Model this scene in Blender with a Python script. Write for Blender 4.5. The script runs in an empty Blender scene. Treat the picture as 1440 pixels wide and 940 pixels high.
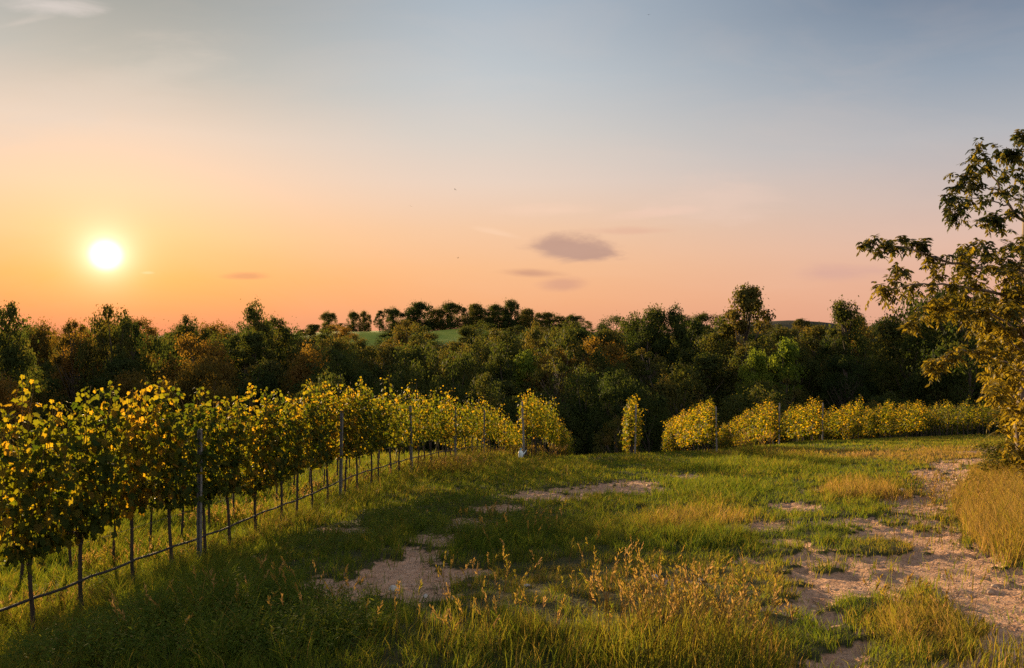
import bpy, math, random
import numpy as np
from mathutils import Vector, Matrix, noise

R = math.radians
rng = np.random.default_rng(7)
random.seed(7)
scene = bpy.context.scene
COL = scene.collection

# ------------------------------------------------------------------ camera
F = 1040.0                    # focal length in photograph pixels (1440 wide)
EYE = 1.68
cam_d = bpy.data.cameras.new('camera')
cam_d.sensor_width = 36
cam_d.lens = F / 1440 * 36
cam_d.clip_start = 0.05
cam_d.clip_end = 8000
cam = bpy.data.objects.new('camera', cam_d)
cam.location = (0, 0, EYE)
cam.rotation_euler = (R(90), 0, 0)
COL.objects.link(cam)
scene.camera = cam

# ------------------------------------------------------------------ sky, sun, exposure
SUN_AZ = math.atan((149 - 720) / F)             # left of the view axis
SUN_EL = math.atan((470 - 359) / F * math.cos(SUN_AZ))
SUN = Vector((math.sin(SUN_AZ) * math.cos(SUN_EL), math.cos(SUN_AZ) * math.cos(SUN_EL), math.sin(SUN_EL)))
SUN_STRENGTH = 5.0
SKY_LIFT = 0.379

def lin(c):
    return tuple((v / 255 / 12.92 if v <= 10 else ((v / 255 + 0.055) / 1.055) ** 2.4) for v in c)

class NT:
    """small node-tree helper"""
    def __init__(s, tree):
        s.t = tree; s.n = tree.nodes; s.l = tree.links
    def new(s, typ, **kw):
        n = s.n.new(typ)
        for k, v in kw.items():
            setattr(n, k, v)
        return n
    def put(s, sock, v):
        if isinstance(v, bpy.types.NodeSocket):
            s.l.new(v, sock)
        elif v is not None:
            if hasattr(sock, 'default_value'):
                if isinstance(v, (tuple, list)) and len(v) == 3 and sock.type == 'RGBA':
                    v = (*v, 1)
                sock.default_value = v
    def math(s, op, a, b=None, c=None, clamp=False):
        n = s.new('ShaderNodeMath', operation=op, use_clamp=clamp)
        s.put(n.inputs[0], a)
        if b is not None: s.put(n.inputs[1], b)
        if c is not None: s.put(n.inputs[2], c)
        return n.outputs[0]
    def vmath(s, op, a, b=None):
        n = s.new('ShaderNodeVectorMath', operation=op)
        s.put(n.inputs[0], a)
        if b is not None: s.put(n.inputs[1], b)
        return n
    def rng(s, v, a, b, c=0.0, d=1.0, smooth=False):
        n = s.new('ShaderNodeMapRange', interpolation_type='SMOOTHSTEP' if smooth else 'LINEAR', clamp=True)
        s.put(n.inputs[0], v)
        for i, x in enumerate((a, b, c, d)): n.inputs[i + 1].default_value = x
        return n.outputs[0]
    def mix(s, f, a, b, blend='MIX'):
        n = s.new('ShaderNodeMix', data_type='RGBA', blend_type=blend, clamp_factor=True)
        s.put(n.inputs[0], f); s.put(n.inputs[6], a); s.put(n.inputs[7], b)
        return n.outputs[2]
    def ramp(s, f, stops, interp='LINEAR'):
        n = s.new('ShaderNodeValToRGB'); r = n.color_ramp; r.interpolation = interp
        while len(r.elements) > 1: r.elements.remove(r.elements[-1])
        for i, (p, c) in enumerate(stops):
            e = r.elements[0] if i == 0 else r.elements.new(p)
            e.position = p; e.color = (*c, 1)
        s.put(n.inputs[0], f)
        return n.outputs[0]
    def noise(s, vec, scale, detail=4, rough=0.55, dist=0.0):
        n = s.new('ShaderNodeTexNoise')
        if vec is not None: s.put(n.inputs['Vector'], vec)
        n.inputs['Scale'].default_value = scale; n.inputs['Detail'].default_value = detail
        n.inputs['Roughness'].default_value = rough; n.inputs['Distortion'].default_value = dist
        return n.outputs[0]

world = bpy.data.worlds.new('World')
scene.world = world
world.use_nodes = True
w = NT(world.node_tree)
for n in list(w.n): w.n.remove(n)
wout = w.new('ShaderNodeOutputWorld')
wbg = w.new('ShaderNodeBackground')
w.l.new(wbg.outputs[0], wout.inputs[0])
tc = w.new('ShaderNodeTexCoord')
dirn = w.vmath('NORMALIZE', tc.outputs['Generated']).outputs[0]
sep = w.new('ShaderNodeSeparateXYZ'); w.put(sep.inputs[0], dirn)
elev = w.math('ARCTAN2', sep.outputs[2], w.math('SQRT', w.math('ADD', w.math('MULTIPLY', sep.outputs[0], sep.outputs[0]), w.math('MULTIPLY', sep.outputs[1], sep.outputs[1]))))
# azimuth from the sun (0 = sun, 1 = opposite)
flat = w.vmath('NORMALIZE', w.vmath('MULTIPLY', dirn, (1, 1, 0)).outputs[0]).outputs[0]
caz = w.vmath('DOT_PRODUCT', flat, (math.sin(SUN_AZ), math.cos(SUN_AZ), 0)).outputs['Value']
azd = w.math('ARCCOSINE', w.math('MINIMUM', w.math('MAXIMUM', caz, -1.0), 1.0))
E1 = R(90)
def stops(lst): return [(R(e) / E1, lin(c)) for e, c in lst]
elf = w.math('DIVIDE', w.math('MAXIMUM', elev, 0.0), E1)
near = w.ramp(elf, stops([(0, (238, 142, 106)), (1.8, (246, 152, 98)), (4.0, (252, 172, 98)), (7.0, (250, 197, 144)), (10, (247, 207, 174)), (14, (230, 209, 192)), (18, (190, 188, 180)), (24, (150, 156, 155)), (40, (126, 142, 160)), (90, (98, 118, 150))]))
mid = w.ramp(elf, stops([(0, (243, 165, 125)), (2.5, (250, 181, 132)), (5, (251, 192, 144)), (8, (247, 202, 166)), (11.5, (237, 213, 196)), (15, (218, 211, 204)), (19, (198, 204, 208)), (25, (172, 185, 198)), (40, (118, 142, 170)), (90, (92, 115, 150))]))
far = w.ramp(elf, stops([(0, (230, 168, 140)), (3, (235, 180, 155)), (6, (230, 190, 172)), (9, (212, 191, 183)), (13, (182, 184, 190)), (17, (150, 163, 179)), (22, (110, 128, 152)), (30, (92, 110, 136)), (50, (98, 118, 150)), (90, (90, 112, 150))]))
c1 = w.mix(w.rng(azd, R(0), R(29), smooth=True), near, mid)
c2 = w.mix(w.rng(azd, R(24), R(66), smooth=True), c1, far)
back = w.ramp(elf, [(0, (0.95, 0.72, 0.58)), (0.12, (1.25, 1.0, 0.88)), (0.3, (0.9, 0.86, 0.86)), (0.6, (0.45, 0.50, 0.58)), (1.0, (0.26, 0.31, 0.42))])  # sky behind the camera, brightened as unseen fill for the shadows
c2 = w.mix(w.rng(azd, R(72), R(125), smooth=True), c2, back)
# physically based part of the sky
sky = w.new('ShaderNodeTexSky', sky_type='NISHITA', sun_disc=False)
sky.sun_elevation = SUN_EL
sky.sun_rotation = SUN_AZ
sky.air_density = 1.3; sky.dust_density = 3.0; sky.ozone_density = 1.0
nish = w.vmath('SCALE', sky.outputs[0]); nish.inputs['Scale'].default_value = 0.10
c3 = w.mix(0.06, c2, nish.outputs[0])
# clouds, laid out by direction
tx = w.math('DIVIDE', sep.outputs[0], w.math('MAXIMUM', sep.outputs[1], 0.05))
tz = w.math('DIVIDE', sep.outputs[2], w.math('MAXIMUM', sep.outputs[1], 0.05))
fwd = w.math('GREATER_THAN', sep.outputs[1], 0.1)
comb = w.new('ShaderNodeCombineXYZ'); w.put(comb.inputs[0], w.math('MULTIPLY', tx, 0.45)); w.put(comb.inputs[1], w.math('MULTIPLY', tz, 1.6))
wn = w.noise(comb.outputs[0], 22, 6, 0.6, 0.4)
wn2 = w.noise(comb.outputs[0], 7, 5, 0.6, 0.6)
def cloud(x, y, rx, ry, soft=0.55, wob=1.5, tilt=0.0):
    dx = w.math('DIVIDE', w.math('SUBTRACT', tx, (x - 720) / F), rx / F)
    dz = w.math('DIVIDE', w.math('SUBTRACT', w.math('SUBTRACT', tz, (470 - y) / F), w.math('MULTIPLY', w.math('SUBTRACT', tx, (x - 720) / F), tilt)), ry / F)
    # flatter base
    dzz = w.math('ADD', w.math('MAXIMUM', dz, 0.0), w.math('MULTIPLY', w.math('MAXIMUM', w.math('MULTIPLY', dz, -1.0), 0.0), 1.25))
    d = w.math('SQRT', w.math('ADD', w.math('MULTIPLY', dx, dx), w.math('MULTIPLY', dzz, dzz)))
    d = w.math('ADD', d, w.math('MULTIPLY', w.math('SUBTRACT', wn, 0.5), wob))
    return w.math('MULTIPLY', w.rng(d, 1.0 + soft * 0.4, 1.0 - soft, smooth=True), fwd)
c4 = c3
for (x, y, rx, ry, soft, wob, col, amt, tilt) in [
    (812, 352, 68, 22, 0.55, 1.9, (188, 150, 136), 0.85, -0.10),
    (748, 385, 44, 7, 0.8, 1.6, (205, 152, 126), 0.75, -0.05),
    (792, 401, 34, 11, 0.8, 1.6, (216, 160, 134), 0.7, 0.0),
    (346, 389, 30, 6, 0.8, 1.6, (220, 150, 108), 0.55, 0.0),
    (1190, 384, 66, 13, 0.9, 2.0, (214, 168, 156), 0.6, 0.0),
    (890, 325, 60, 6, 0.9, 2.2, (226, 176, 152), 0.5, 0.0),
    (700, 328, 40, 5, 0.9, 2.2, (255, 214, 180), 0.5, -0.2),
    (70, 8, 70, 14, 0.9, 2.2, (226, 214, 206), 0.75, -0.1),
    (30, 32, 40, 6, 0.9, 2.4, (222, 208, 196), 0.4, 0.2),
    (780, 296, 60, 10, 0.95, 2.4, (250, 212, 186), 0.5, 0.0),
    (930, 300, 80, 8, 0.95, 2.4, (246, 206, 184), 0.5, 0.1),
    (1010, 285, 90, 40, 0.95, 2.6, (240, 208, 190), 0.35, 0.1),
    (208, 384, 10, 2.5, 0.7, 1.0, (255, 220, 150), 0.7, 0.0),
    (140, 140, 170, 60, 0.95, 2.2, (230, 214, 198), 0.35, 0.25),
]:
    m = cloud(x, y, rx, ry, soft, wob, tilt)
    c4 = w.mix(w.math('MULTIPLY', m, amt), c4, lin(col))
# faint large-scale unevenness
c4 = w.mix(w.math('MULTIPLY', w.rng(wn2, 0.45, 0.75), w.math('MULTIPLY', fwd, 0.09)), c4, lin((250, 215, 190)))
# glow round the sun and the blown-out disc
ang = w.math('ARCCOSINE', w.math('MINIMUM', w.vmath('DOT_PRODUCT', dirn, tuple(SUN)).outputs['Value'], 0.9999999))
halo1 = w.math('POWER', 2.718, w.math('MULTIPLY', w.math('DIVIDE', ang, R(0.85)), -1.0))
halo2 = w.math('POWER', 2.718, w.math('MULTIPLY', w.math('DIVIDE', ang, R(4.2)), -1.0))
disc = w.rng(ang, R(1.3), R(0.55), smooth=True)
g1 = w.new('ShaderNodeVectorMath', operation='SCALE'); g1.inputs[0].default_value = (1.9, 1.65, 1.4); w.put(g1.inputs['Scale'], halo1)
g2 = w.new('ShaderNodeVectorMath', operation='SCALE'); g2.inputs[0].default_value = (0.09, 0.03, 0.0); w.put(g2.inputs['Scale'], halo2)
g3 = w.new('ShaderNodeVectorMath', operation='SCALE'); g3.inputs[0].default_value = (0.5, 0.5, 0.5); w.put(g3.inputs['Scale'], disc)
c5 = w.vmath('ADD', w.vmath('ADD', c4, g1.outputs[0]).outputs[0], w.vmath('ADD', g2.outputs[0], g3.outputs[0]).outputs[0]).outputs[0]
c6 = w.mix(w.rng(elev, R(-1.2), R(-0.2)), lin((70, 58, 40)), c5)
w.put(wbg.inputs[0], c6)
wbg.inputs[1].default_value = SKY_LIFT

sun_d = bpy.data.lights.new('sun', 'SUN')
sun_d.energy = SUN_STRENGTH
sun_d.angle = R(0.7)
sun_d.color = (1.0, 0.69, 0.36)
sun_o = bpy.data.objects.new('sun', sun_d)
sun_o.rotation_euler = SUN.to_track_quat('Z', 'Y').to_euler()
sun_o.location = (-20, 30, 30)
COL.objects.link(sun_o)

scene.view_settings.view_transform = 'Standard'
scene.view_settings.look = 'None'
scene.view_settings.exposure = 1.4
scene.view_settings.gamma = 1.0
scene.view_settings.use_curve_mapping = False
scene.cycles.max_bounces = 8
scene.cycles.transmission_bounces = 6
scene.cycles.diffuse_bounces = 4
scene.cycles.use_denoising = False

# ------------------------------------------------------------------ object helpers
def tag(o, label, cat=None, group=None, kind=None):
    if label: o['label'] = label
    if cat: o['category'] = cat
    if group: o['group'] = group
    if kind: o['kind'] = kind
    return o

def empty(name, loc, rz=0.0, scale=(1, 1, 1)):
    o = bpy.data.objects.new(name, None)
    o.empty_display_size = 0.2
    o.location = loc; o.rotation_euler = (0, 0, rz); o.scale = scale
    COL.objects.link(o)
    return o

def link(name, me, parent=None):
    o = bpy.data.objects.new(name, me)
    COL.objects.link(o)
    if parent is not None: o.parent = parent
    return o

def copy_thing(root, loc, rz=0.0, scale=(1, 1, 1)):
    r = root.copy(); COL.objects.link(r)
    r.location = loc; r.rotation_euler = (0, 0, rz); r.scale = scale
    for ch in list(root.children):
        c = ch.copy(); COL.objects.link(c); c.parent = r
        for g in list(ch.children):
            d = g.copy(); COL.objects.link(d); d.parent = c
    return r

def mesh_np(name, V, faces, mat, var=None, smooth=False):
    """V (n,3); faces = list of (m,k) int arrays; var = per-face float arrays in the same order"""
    me = bpy.data.meshes.new(name)
    V = np.ascontiguousarray(V, dtype=np.float32)
    me.vertices.add(len(V)); me.vertices.foreach_set('co', V.ravel())
    idx = np.concatenate([f.ravel() for f in faces]).astype(np.int32)
    sizes = np.concatenate([np.full(len(f), f.shape[1], dtype=np.int32) for f in faces])
    starts = np.concatenate([[0], np.cumsum(sizes)[:-1]]).astype(np.int32)
    me.loops.add(len(idx)); me.loops.foreach_set('vertex_index', idx)
    me.polygons.add(len(sizes)); me.polygons.foreach_set('loop_start', starts)
    try: me.polygons.foreach_set('loop_total', sizes)
    except Exception: pass
    if smooth: me.polygons.foreach_set('use_smooth', np.ones(len(sizes), dtype=bool))
    if var is not None:
        a = me.attributes.new('var', 'FLOAT', 'FACE')
        a.data.foreach_set('value', np.concatenate(var).astype(np.float32))
    me.materials.append(mat)
    me.update(calc_edges=True)
    return me

def unit(v):
    v = np.asarray(v, float)
    return v / np.maximum(np.linalg.norm(v, axis=-1, keepdims=True), 1e-9)

def tube_np(pts, rad, sides=6):
    """vertices and quads of a tapering tube along pts"""
    pts = np.asarray(pts, float); n = len(pts)
    rad = np.broadcast_to(np.asarray(rad, float), (n,))
    t = np.gradient(pts, axis=0); t = unit(t)
    ref = np.array([0.31, 0.17, 1.0]) if abs(t[0][2]) < 0.8 else np.array([1.0, 0.2, 0.1])
    u = unit(np.cross(t, ref)); v = np.cross(t, u)
    a = np.linspace(0, 2 * np.pi, sides, endpoint=False)
    V = pts[:, None, :] + rad[:, None, None] * (np.cos(a)[None, :, None] * u[:, None, :] + np.sin(a)[None, :, None] * v[:, None, :])
    q = []
    for i in range(n - 1):
        for k in range(sides):
            k2 = (k + 1) % sides
            q.append((i * sides + k, i * sides + k2, (i + 1) * sides + k2, (i + 1) * sides + k))
    V = V.reshape(-1, 3)
    V = np.vstack([V, pts[-1:] + t[-1:] * rad[-1]])
    tip = len(V) - 1
    tri = [((n - 1) * sides + k, (n - 1) * sides + (k + 1) % sides, tip) for k in range(sides)]
    return V, np.array(q), np.array(tri)

def tubes_mesh(name, lst, mat, sides=6):
    Vs, Q, T, off = [], [], [], 0
    for pts, rad in lst:
        V, q, t = tube_np(pts, rad, sides)
        Vs.append(V); Q.append(q + off); T.append(t + off); off += len(V)
    return mesh_np(name, np.vstack(Vs), [np.vstack(Q), np.vstack(T)], mat, smooth=True)

# ------------------------------------------------------------------ terrain
def sstep(a, b, x):
    t = np.clip((x - a) / (b - a), 0, 1)
    return t * t * (3 - 2 * t)
def softplus(x, k):
    return np.logaddexp(0, x * k) / k
def wnoise(X, Y, s, seed=0):
    """cheap smooth noise: sum of rotated sines, -1..1"""
    r = np.random.default_rng(seed)
    out = 0
    for i in range(7):
        a = r.uniform(0, 2 * np.pi); f = (2 * np.pi / s) * r.uniform(0.6, 1.7); p = r.uniform(0, 6.28, 2)
        out = out + np.sin((X * np.cos(a) + Y * np.sin(a)) * f + p[0] + 1.3 * np.sin((Y * np.cos(a) - X * np.sin(a)) * f * 0.6 + p[1]))
    return out / 4.2

def ground(X, Y):
    X = np.asarray(X, float); Y = np.asarray(Y, float)
    Xc = np.clip(X, -40, 60)
    Yp = softplus(Y + 4, 0.8) - 4                       # level off behind the camera
    slope = 0.12 - 0.00040 * np.clip(Xc - 12, 0, 50)
    near = (EYE - 1.25) - slope * Yp
    bank = softplus(-X - 2.7, 2.2); near = near - 0.52 * (bank - softplus(bank - 1.7, 3)) * sstep(26, 9, Y)
    near = near + 0.35 * sstep(0, 6, X - 5.6 - 0.10 * Y) * sstep(60, 25, Y)        # bank on the right of the track
    crest = 24.5 + 0.75 * np.clip(X - 0.4, 0, 29)
    d = np.maximum(Y - crest, 0)
    near = near - 0.27 * (np.sqrt(d * d + 196) - 14)
    dd = np.hypot(X, Y)
    near = near + 0.035 * wnoise(X, Y, 3.2, 1) * sstep(60, 30, dd) + 0.012 * wnoise(X, Y, 0.9, 2) * sstep(30, 15, dd)
    hill = sstep(95, 255, Y)
    top = 1.0 + 1.6 * np.exp(-((X + 20) / 70) ** 2) - 3.0 * sstep(-90, -200, X) + 3 * sstep(60, 150, X)
    farz = -15.5 + (15.5 + top) * hill - 5 * sstep(300, 700, Y) + 1.2 * wnoise(X, Y, 90, 5) * sstep(70, 130, Y)
    farz = farz + 16 * np.exp(-(((X - 262) / 90) ** 2 + ((Y - 700) / 80) ** 2))
    k = 0.8
    return np.logaddexp(k * near, k * farz) / k

def gz(x, y): return float(ground(np.array([x]), np.array([y]))[0])

def to_px(X, Y, Z):
    Yc = np.maximum(Y, 0.3)
    return 720 + F * X / Yc, 470 - F * (Z - EYE) / Yc

def on_ground(px, py, ymax=70):
    """point of the ground seen at photograph pixel (px, py)"""
    ys = np.geomspace(1.5, ymax, 3000)
    xs = (px - 720) / F * ys
    g = ground(xs, ys); z = EYE - (py - 470) / F * ys
    i = int(np.argmax(g > z)) if (g > z).any() else len(ys) - 1
    return xs[i], ys[i], g[i]

# dirt: worn patches and wheel tracks, described where they lie on the ground
DIRT = [(560, 803, 52, 20), (500, 826, 84, 16), (650, 803, 46, 8), (592, 836, 52, 11), (612, 756, 30, 9), (585, 776, 28, 10), (664, 733, 36, 7),
        (745, 695, 26, 7), (826, 690, 62, 8), (888, 680, 46, 6), (965, 670, 34, 5), (485, 745, 40, 6), (700, 716, 40, 5), (950, 816, 40, 6),
        (1165, 830, 62, 24), (1120, 852, 44, 9), (1165, 782, 66, 13), (1098, 761, 44, 6), (1046, 786, 26, 6), (1250, 748, 52, 16),
        (1290, 715, 46, 22), (1318, 685, 38, 18), (1330, 655, 30, 9), (1310, 790, 120, 32), (1410, 835, 80, 40), (1205, 733, 60, 7), (1118, 713, 46, 8), (1148, 690, 30, 4),
        (1420, 900, 60, 30), (1215, 905, 46, 26), (1180, 940, 60, 18), (1500, 900, 90, 50), (1390, 950, 60, 18), (1250, 815, 80, 24), (620, 775, 20, 5), (1345, 935, 60, 12),
        (1160, 872, 30, 16), (1195, 925, 40, 22), (1265, 705, 36, 10), (1310, 668, 34, 9), (1362, 648, 30, 6), (1400, 632, 40, 4), (1440, 920, 50, 30), (1355, 815, 60, 30), (612, 758, 44, 11), (658, 735, 46, 8), (702, 714, 60, 7), (770, 696, 72, 9), (1380, 636, 40, 3), (1380, 845, 130, 42), (1290, 760, 96, 26), (1335, 690, 44, 24), (1180, 815, 74, 26), (1345, 665, 26, 12), (1230, 790, 90, 22), (560, 812, 80, 22), (860, 688, 90, 9), (1080, 740, 60, 7), (1040, 655, 30, 3)]
HUMMOCK = [(1300, 868, 66, 26), (1240, 768, 55, 13), (1205, 845, 36, 7), (1270, 915, 60, 20), (1290, 895, 70, 24), (1160, 800, 26, 5), (1210, 690, 46, 14)]
def ell(px, py, lst, p=1.0):
    m = np.full(np.shape(px), -9.0)
    for cx, cy, rx, ry in lst:
        m = np.maximum(m, 1 - np.hypot((px - cx) / rx, (py - cy) / ry) ** p)
    return m
def dirt_amount(X, Y, Z):
    px, py = to_px(X, Y, Z)
    d = ell(px, py, DIRT)
    d = np.where(d < -3, -3, d)
    hum = ell(px, py, HUMMOCK)
    n = 0.42 * wnoise(X, Y, 0.9, 11) + 0.46 * wnoise(X, Y, 0.33, 12) + 0.3 * wnoise(X, Y, 2.2, 13) + 0.3 * wnoise(X, Y, 0.14, 14)
    v = d + n * 0.8 - 0.06
    v = np.where(hum > 0, v - 1.5 * sstep(0, 0.4, hum), v)
    # two old wheel tracks that go on behind the camera
    v = np.where(Y < 2.4, -1 + n, v)
    return sstep(-0.30, 0.30, v)

def axis(lo, hi, fine_lo, fine_hi, step, grow=1.06):
    a = list(np.arange(fine_lo, fine_hi, step))
    s, x = step, a[-1]
    while x < hi: s *= grow; x += s; a.append(x)
    s, x = step, a[0]; pre = []
    while x > lo: s *= grow; x -= s; pre.append(x)
    return np.array(pre[::-1] + a)

# ------------------------------------------------------------------ materials
def newmat(name):
    m = bpy.data.materials.new(name); m.use_nodes = True
    t = NT(m.node_tree)
    for n in list(t.n): t.n.remove(n)
    out = t.new('ShaderNodeOutputMaterial')
    return m, t, out

def leaf_mat(name, front, back, trans=0.5, rough=0.55, rand=0.25, spec=0.3, glow=1.0):
    """front/back: ramp stops over the per-leaf value; back = colour of the light that passes through"""
    m, t, out = newmat(name)
    at = t.new('ShaderNodeAttribute', attribute_name='var')
    oi = t.new('ShaderNodeObjectInfo')
    v = t.math('ADD', at.outputs['Fac'], t.math('MULTIPLY', t.math('SUBTRACT', oi.outputs['Random'], 0.5), rand), clamp=True)
    cf = t.ramp(v, front); cb = t.ramp(v, back)
    p = t.new('ShaderNodeBsdfPrincipled')
    t.put(p.inputs['Base Color'], cf); p.inputs['Roughness'].default_value = rough
    p.inputs['Specular IOR Level'].default_value = spec
    tr = t.new('ShaderNodeBsdfTranslucent'); t.put(tr.inputs['Color'], cb)
    ms = t.new('ShaderNodeMixShader'); ms.inputs[0].default_value = trans
    t.l.new(p.outputs[0], ms.inputs[1]); t.l.new(tr.outputs[0], ms.inputs[2])
    t.l.new(ms.outputs[0], out.inputs[0])
    return m

def bark_mat(name, c1, c2, scale=30):
    m, t, out = newmat(name)
    tcn = t.new('ShaderNodeTexCoord')
    mp = t.new('ShaderNodeMapping'); mp.inputs['Scale'].default_value = (1, 1, 0.25)
    t.l.new(tcn.outputs['Object'], mp.inputs[0])
    n = t.noise(mp.outputs[0], scale, 6, 0.65)
    p = t.new('ShaderNodeBsdfPrincipled')
    t.put(p.inputs['Base Color'], t.mix(t.rng(n, 0.35, 0.68), c1, c2))
    p.inputs['Roughness'].default_value = 0.9
    b = t.new('ShaderNodeBump'); b.inputs['Strength'].default_value = 0.6; b.inputs['Distance'].default_value = 0.01
    t.put(b.inputs['Height'], n); t.l.new(b.outputs[0], p.inputs['Normal'])
    t.l.new(p.outputs[0], out.inputs[0])
    return m

def plain_mat(name, c1, c2, rough, scale=20, metal=0.0):
    m, t, out = newmat(name)
    tcn = t.new('ShaderNodeTexCoord')
    n = t.noise(tcn.outputs['Object'], scale, 5, 0.6)
    p = t.new('ShaderNodeBsdfPrincipled')
    t.put(p.inputs['Base Color'], t.mix(t.rng(n, 0.3, 0.7), c1, c2))
    p.inputs['Roughness'].default_value = rough; p.inputs['Metallic'].default_value = metal
    t.l.new(p.outputs[0], out.inputs[0])
    return m

M = {}
M['vine_leaf'] = leaf_mat('vine_leaf',
    [(0.0, (0.018, 0.036, 0.008)), (0.45, (0.036, 0.052, 0.009)), (0.75, (0.075, 0.056, 0.009)), (1.0, (0.14, 0.08, 0.011))],
    [(0.0, (0.08, 0.12, 0.006)), (0.45, (0.27, 0.26, 0.008)), (0.75, (0.66, 0.42, 0.012)), (1.0, (0.78, 0.42, 0.02))], 0.46, 0.65, 0.3, 0.1)
M['vine_wood'] = bark_mat('vine_wood', (0.018, 0.013, 0.009), (0.05, 0.036, 0.025), 40)
M['cane'] = bark_mat('cane', (0.10, 0.055, 0.02), (0.16, 0.10, 0.035), 40)
M['wood_leaf'] = leaf_mat('wood_leaf',
    [(0.0, (0.018, 0.030, 0.010)), (0.4, (0.034, 0.048, 0.013)), (0.7, (0.060, 0.062, 0.016)), (1.0, (0.095, 0.070, 0.020))],
    [(0.0, (0.05, 0.08, 0.012)), (0.4, (0.10, 0.12, 0.014)), (0.7, (0.18, 0.15, 0.018)), (1.0, (0.25, 0.14, 0.02))], 0.40, 0.8, 0.6, 0.1)
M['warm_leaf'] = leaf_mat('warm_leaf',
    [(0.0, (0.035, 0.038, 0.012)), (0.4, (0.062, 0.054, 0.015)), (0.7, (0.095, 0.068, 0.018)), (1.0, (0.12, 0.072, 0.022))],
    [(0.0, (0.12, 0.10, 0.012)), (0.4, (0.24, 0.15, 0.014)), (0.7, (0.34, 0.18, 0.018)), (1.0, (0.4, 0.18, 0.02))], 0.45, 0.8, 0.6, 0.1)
M['bright_leaf'] = leaf_mat('bright_leaf',
    [(0.0, (0.05, 0.09, 0.014)), (0.5, (0.09, 0.13, 0.018)), (1.0, (0.15, 0.16, 0.02))],
    [(0.0, (0.14, 0.2, 0.014)), (0.5, (0.26, 0.3, 0.02)), (1.0, (0.36, 0.32, 0.02))], 0.45, 0.8, 0.2, 0.1)
M['bark'] = bark_mat('bark', (0.03, 0.023, 0.017), (0.10, 0.075, 0.055), 9)
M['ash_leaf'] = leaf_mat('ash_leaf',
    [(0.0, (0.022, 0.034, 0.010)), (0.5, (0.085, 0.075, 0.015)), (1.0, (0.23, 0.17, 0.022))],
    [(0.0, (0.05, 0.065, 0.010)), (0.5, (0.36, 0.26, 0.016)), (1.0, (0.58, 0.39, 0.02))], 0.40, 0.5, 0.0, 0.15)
M['ash_bark'] = bark_mat('ash_bark', (0.10, 0.07, 0.05), (0.24, 0.18, 0.13), 18)
M['metal'] = plain_mat('galvanised_steel', (0.16, 0.17, 0.18), (0.26, 0.27, 0.28), 0.5, 40, 0.6)
M['grey_wood'] = bark_mat('grey_wood', (0.10, 0.095, 0.09), (0.24, 0.22, 0.20), 25)
M['hose'] = plain_mat('hose_plastic', (0.012, 0.011, 0.010), (0.03, 0.026, 0.022), 0.75, 30)
M['wire'] = plain_mat('wire_steel', (0.05, 0.05, 0.05), (0.09, 0.085, 0.08), 0.85, 30, 0.0)
M['pale_plastic'] = plain_mat('pale_plastic', (0.5, 0.62, 0.66), (0.62, 0.72, 0.75), 0.5, 14)
M['stone'] = plain_mat('pale_stone', (0.30, 0.26, 0.22), (0.55, 0.50, 0.44), 0.9, 25)
M['gravel'] = plain_mat('gravel_stone', (0.26, 0.165, 0.105), (0.56, 0.40, 0.28), 0.95, 3)
M['grass'] = leaf_mat('grass_blade',
    [(0.0, (0.032, 0.066, 0.009)), (0.35, (0.078, 0.112, 0.016)), (0.6, (0.11, 0.10, 0.02)), (0.8, (0.22, 0.145, 0.04)), (1.0, (0.36, 0.235, 0.09))],
    [(0.0, (0.08, 0.145, 0.010)), (0.35, (0.21, 0.25, 0.015)), (0.6, (0.33, 0.27, 0.02)), (0.8, (0.40, 0.24, 0.04)), (1.0, (0.52, 0.31, 0.09))], 0.42, 0.75, 0.0, 0.05)

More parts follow.
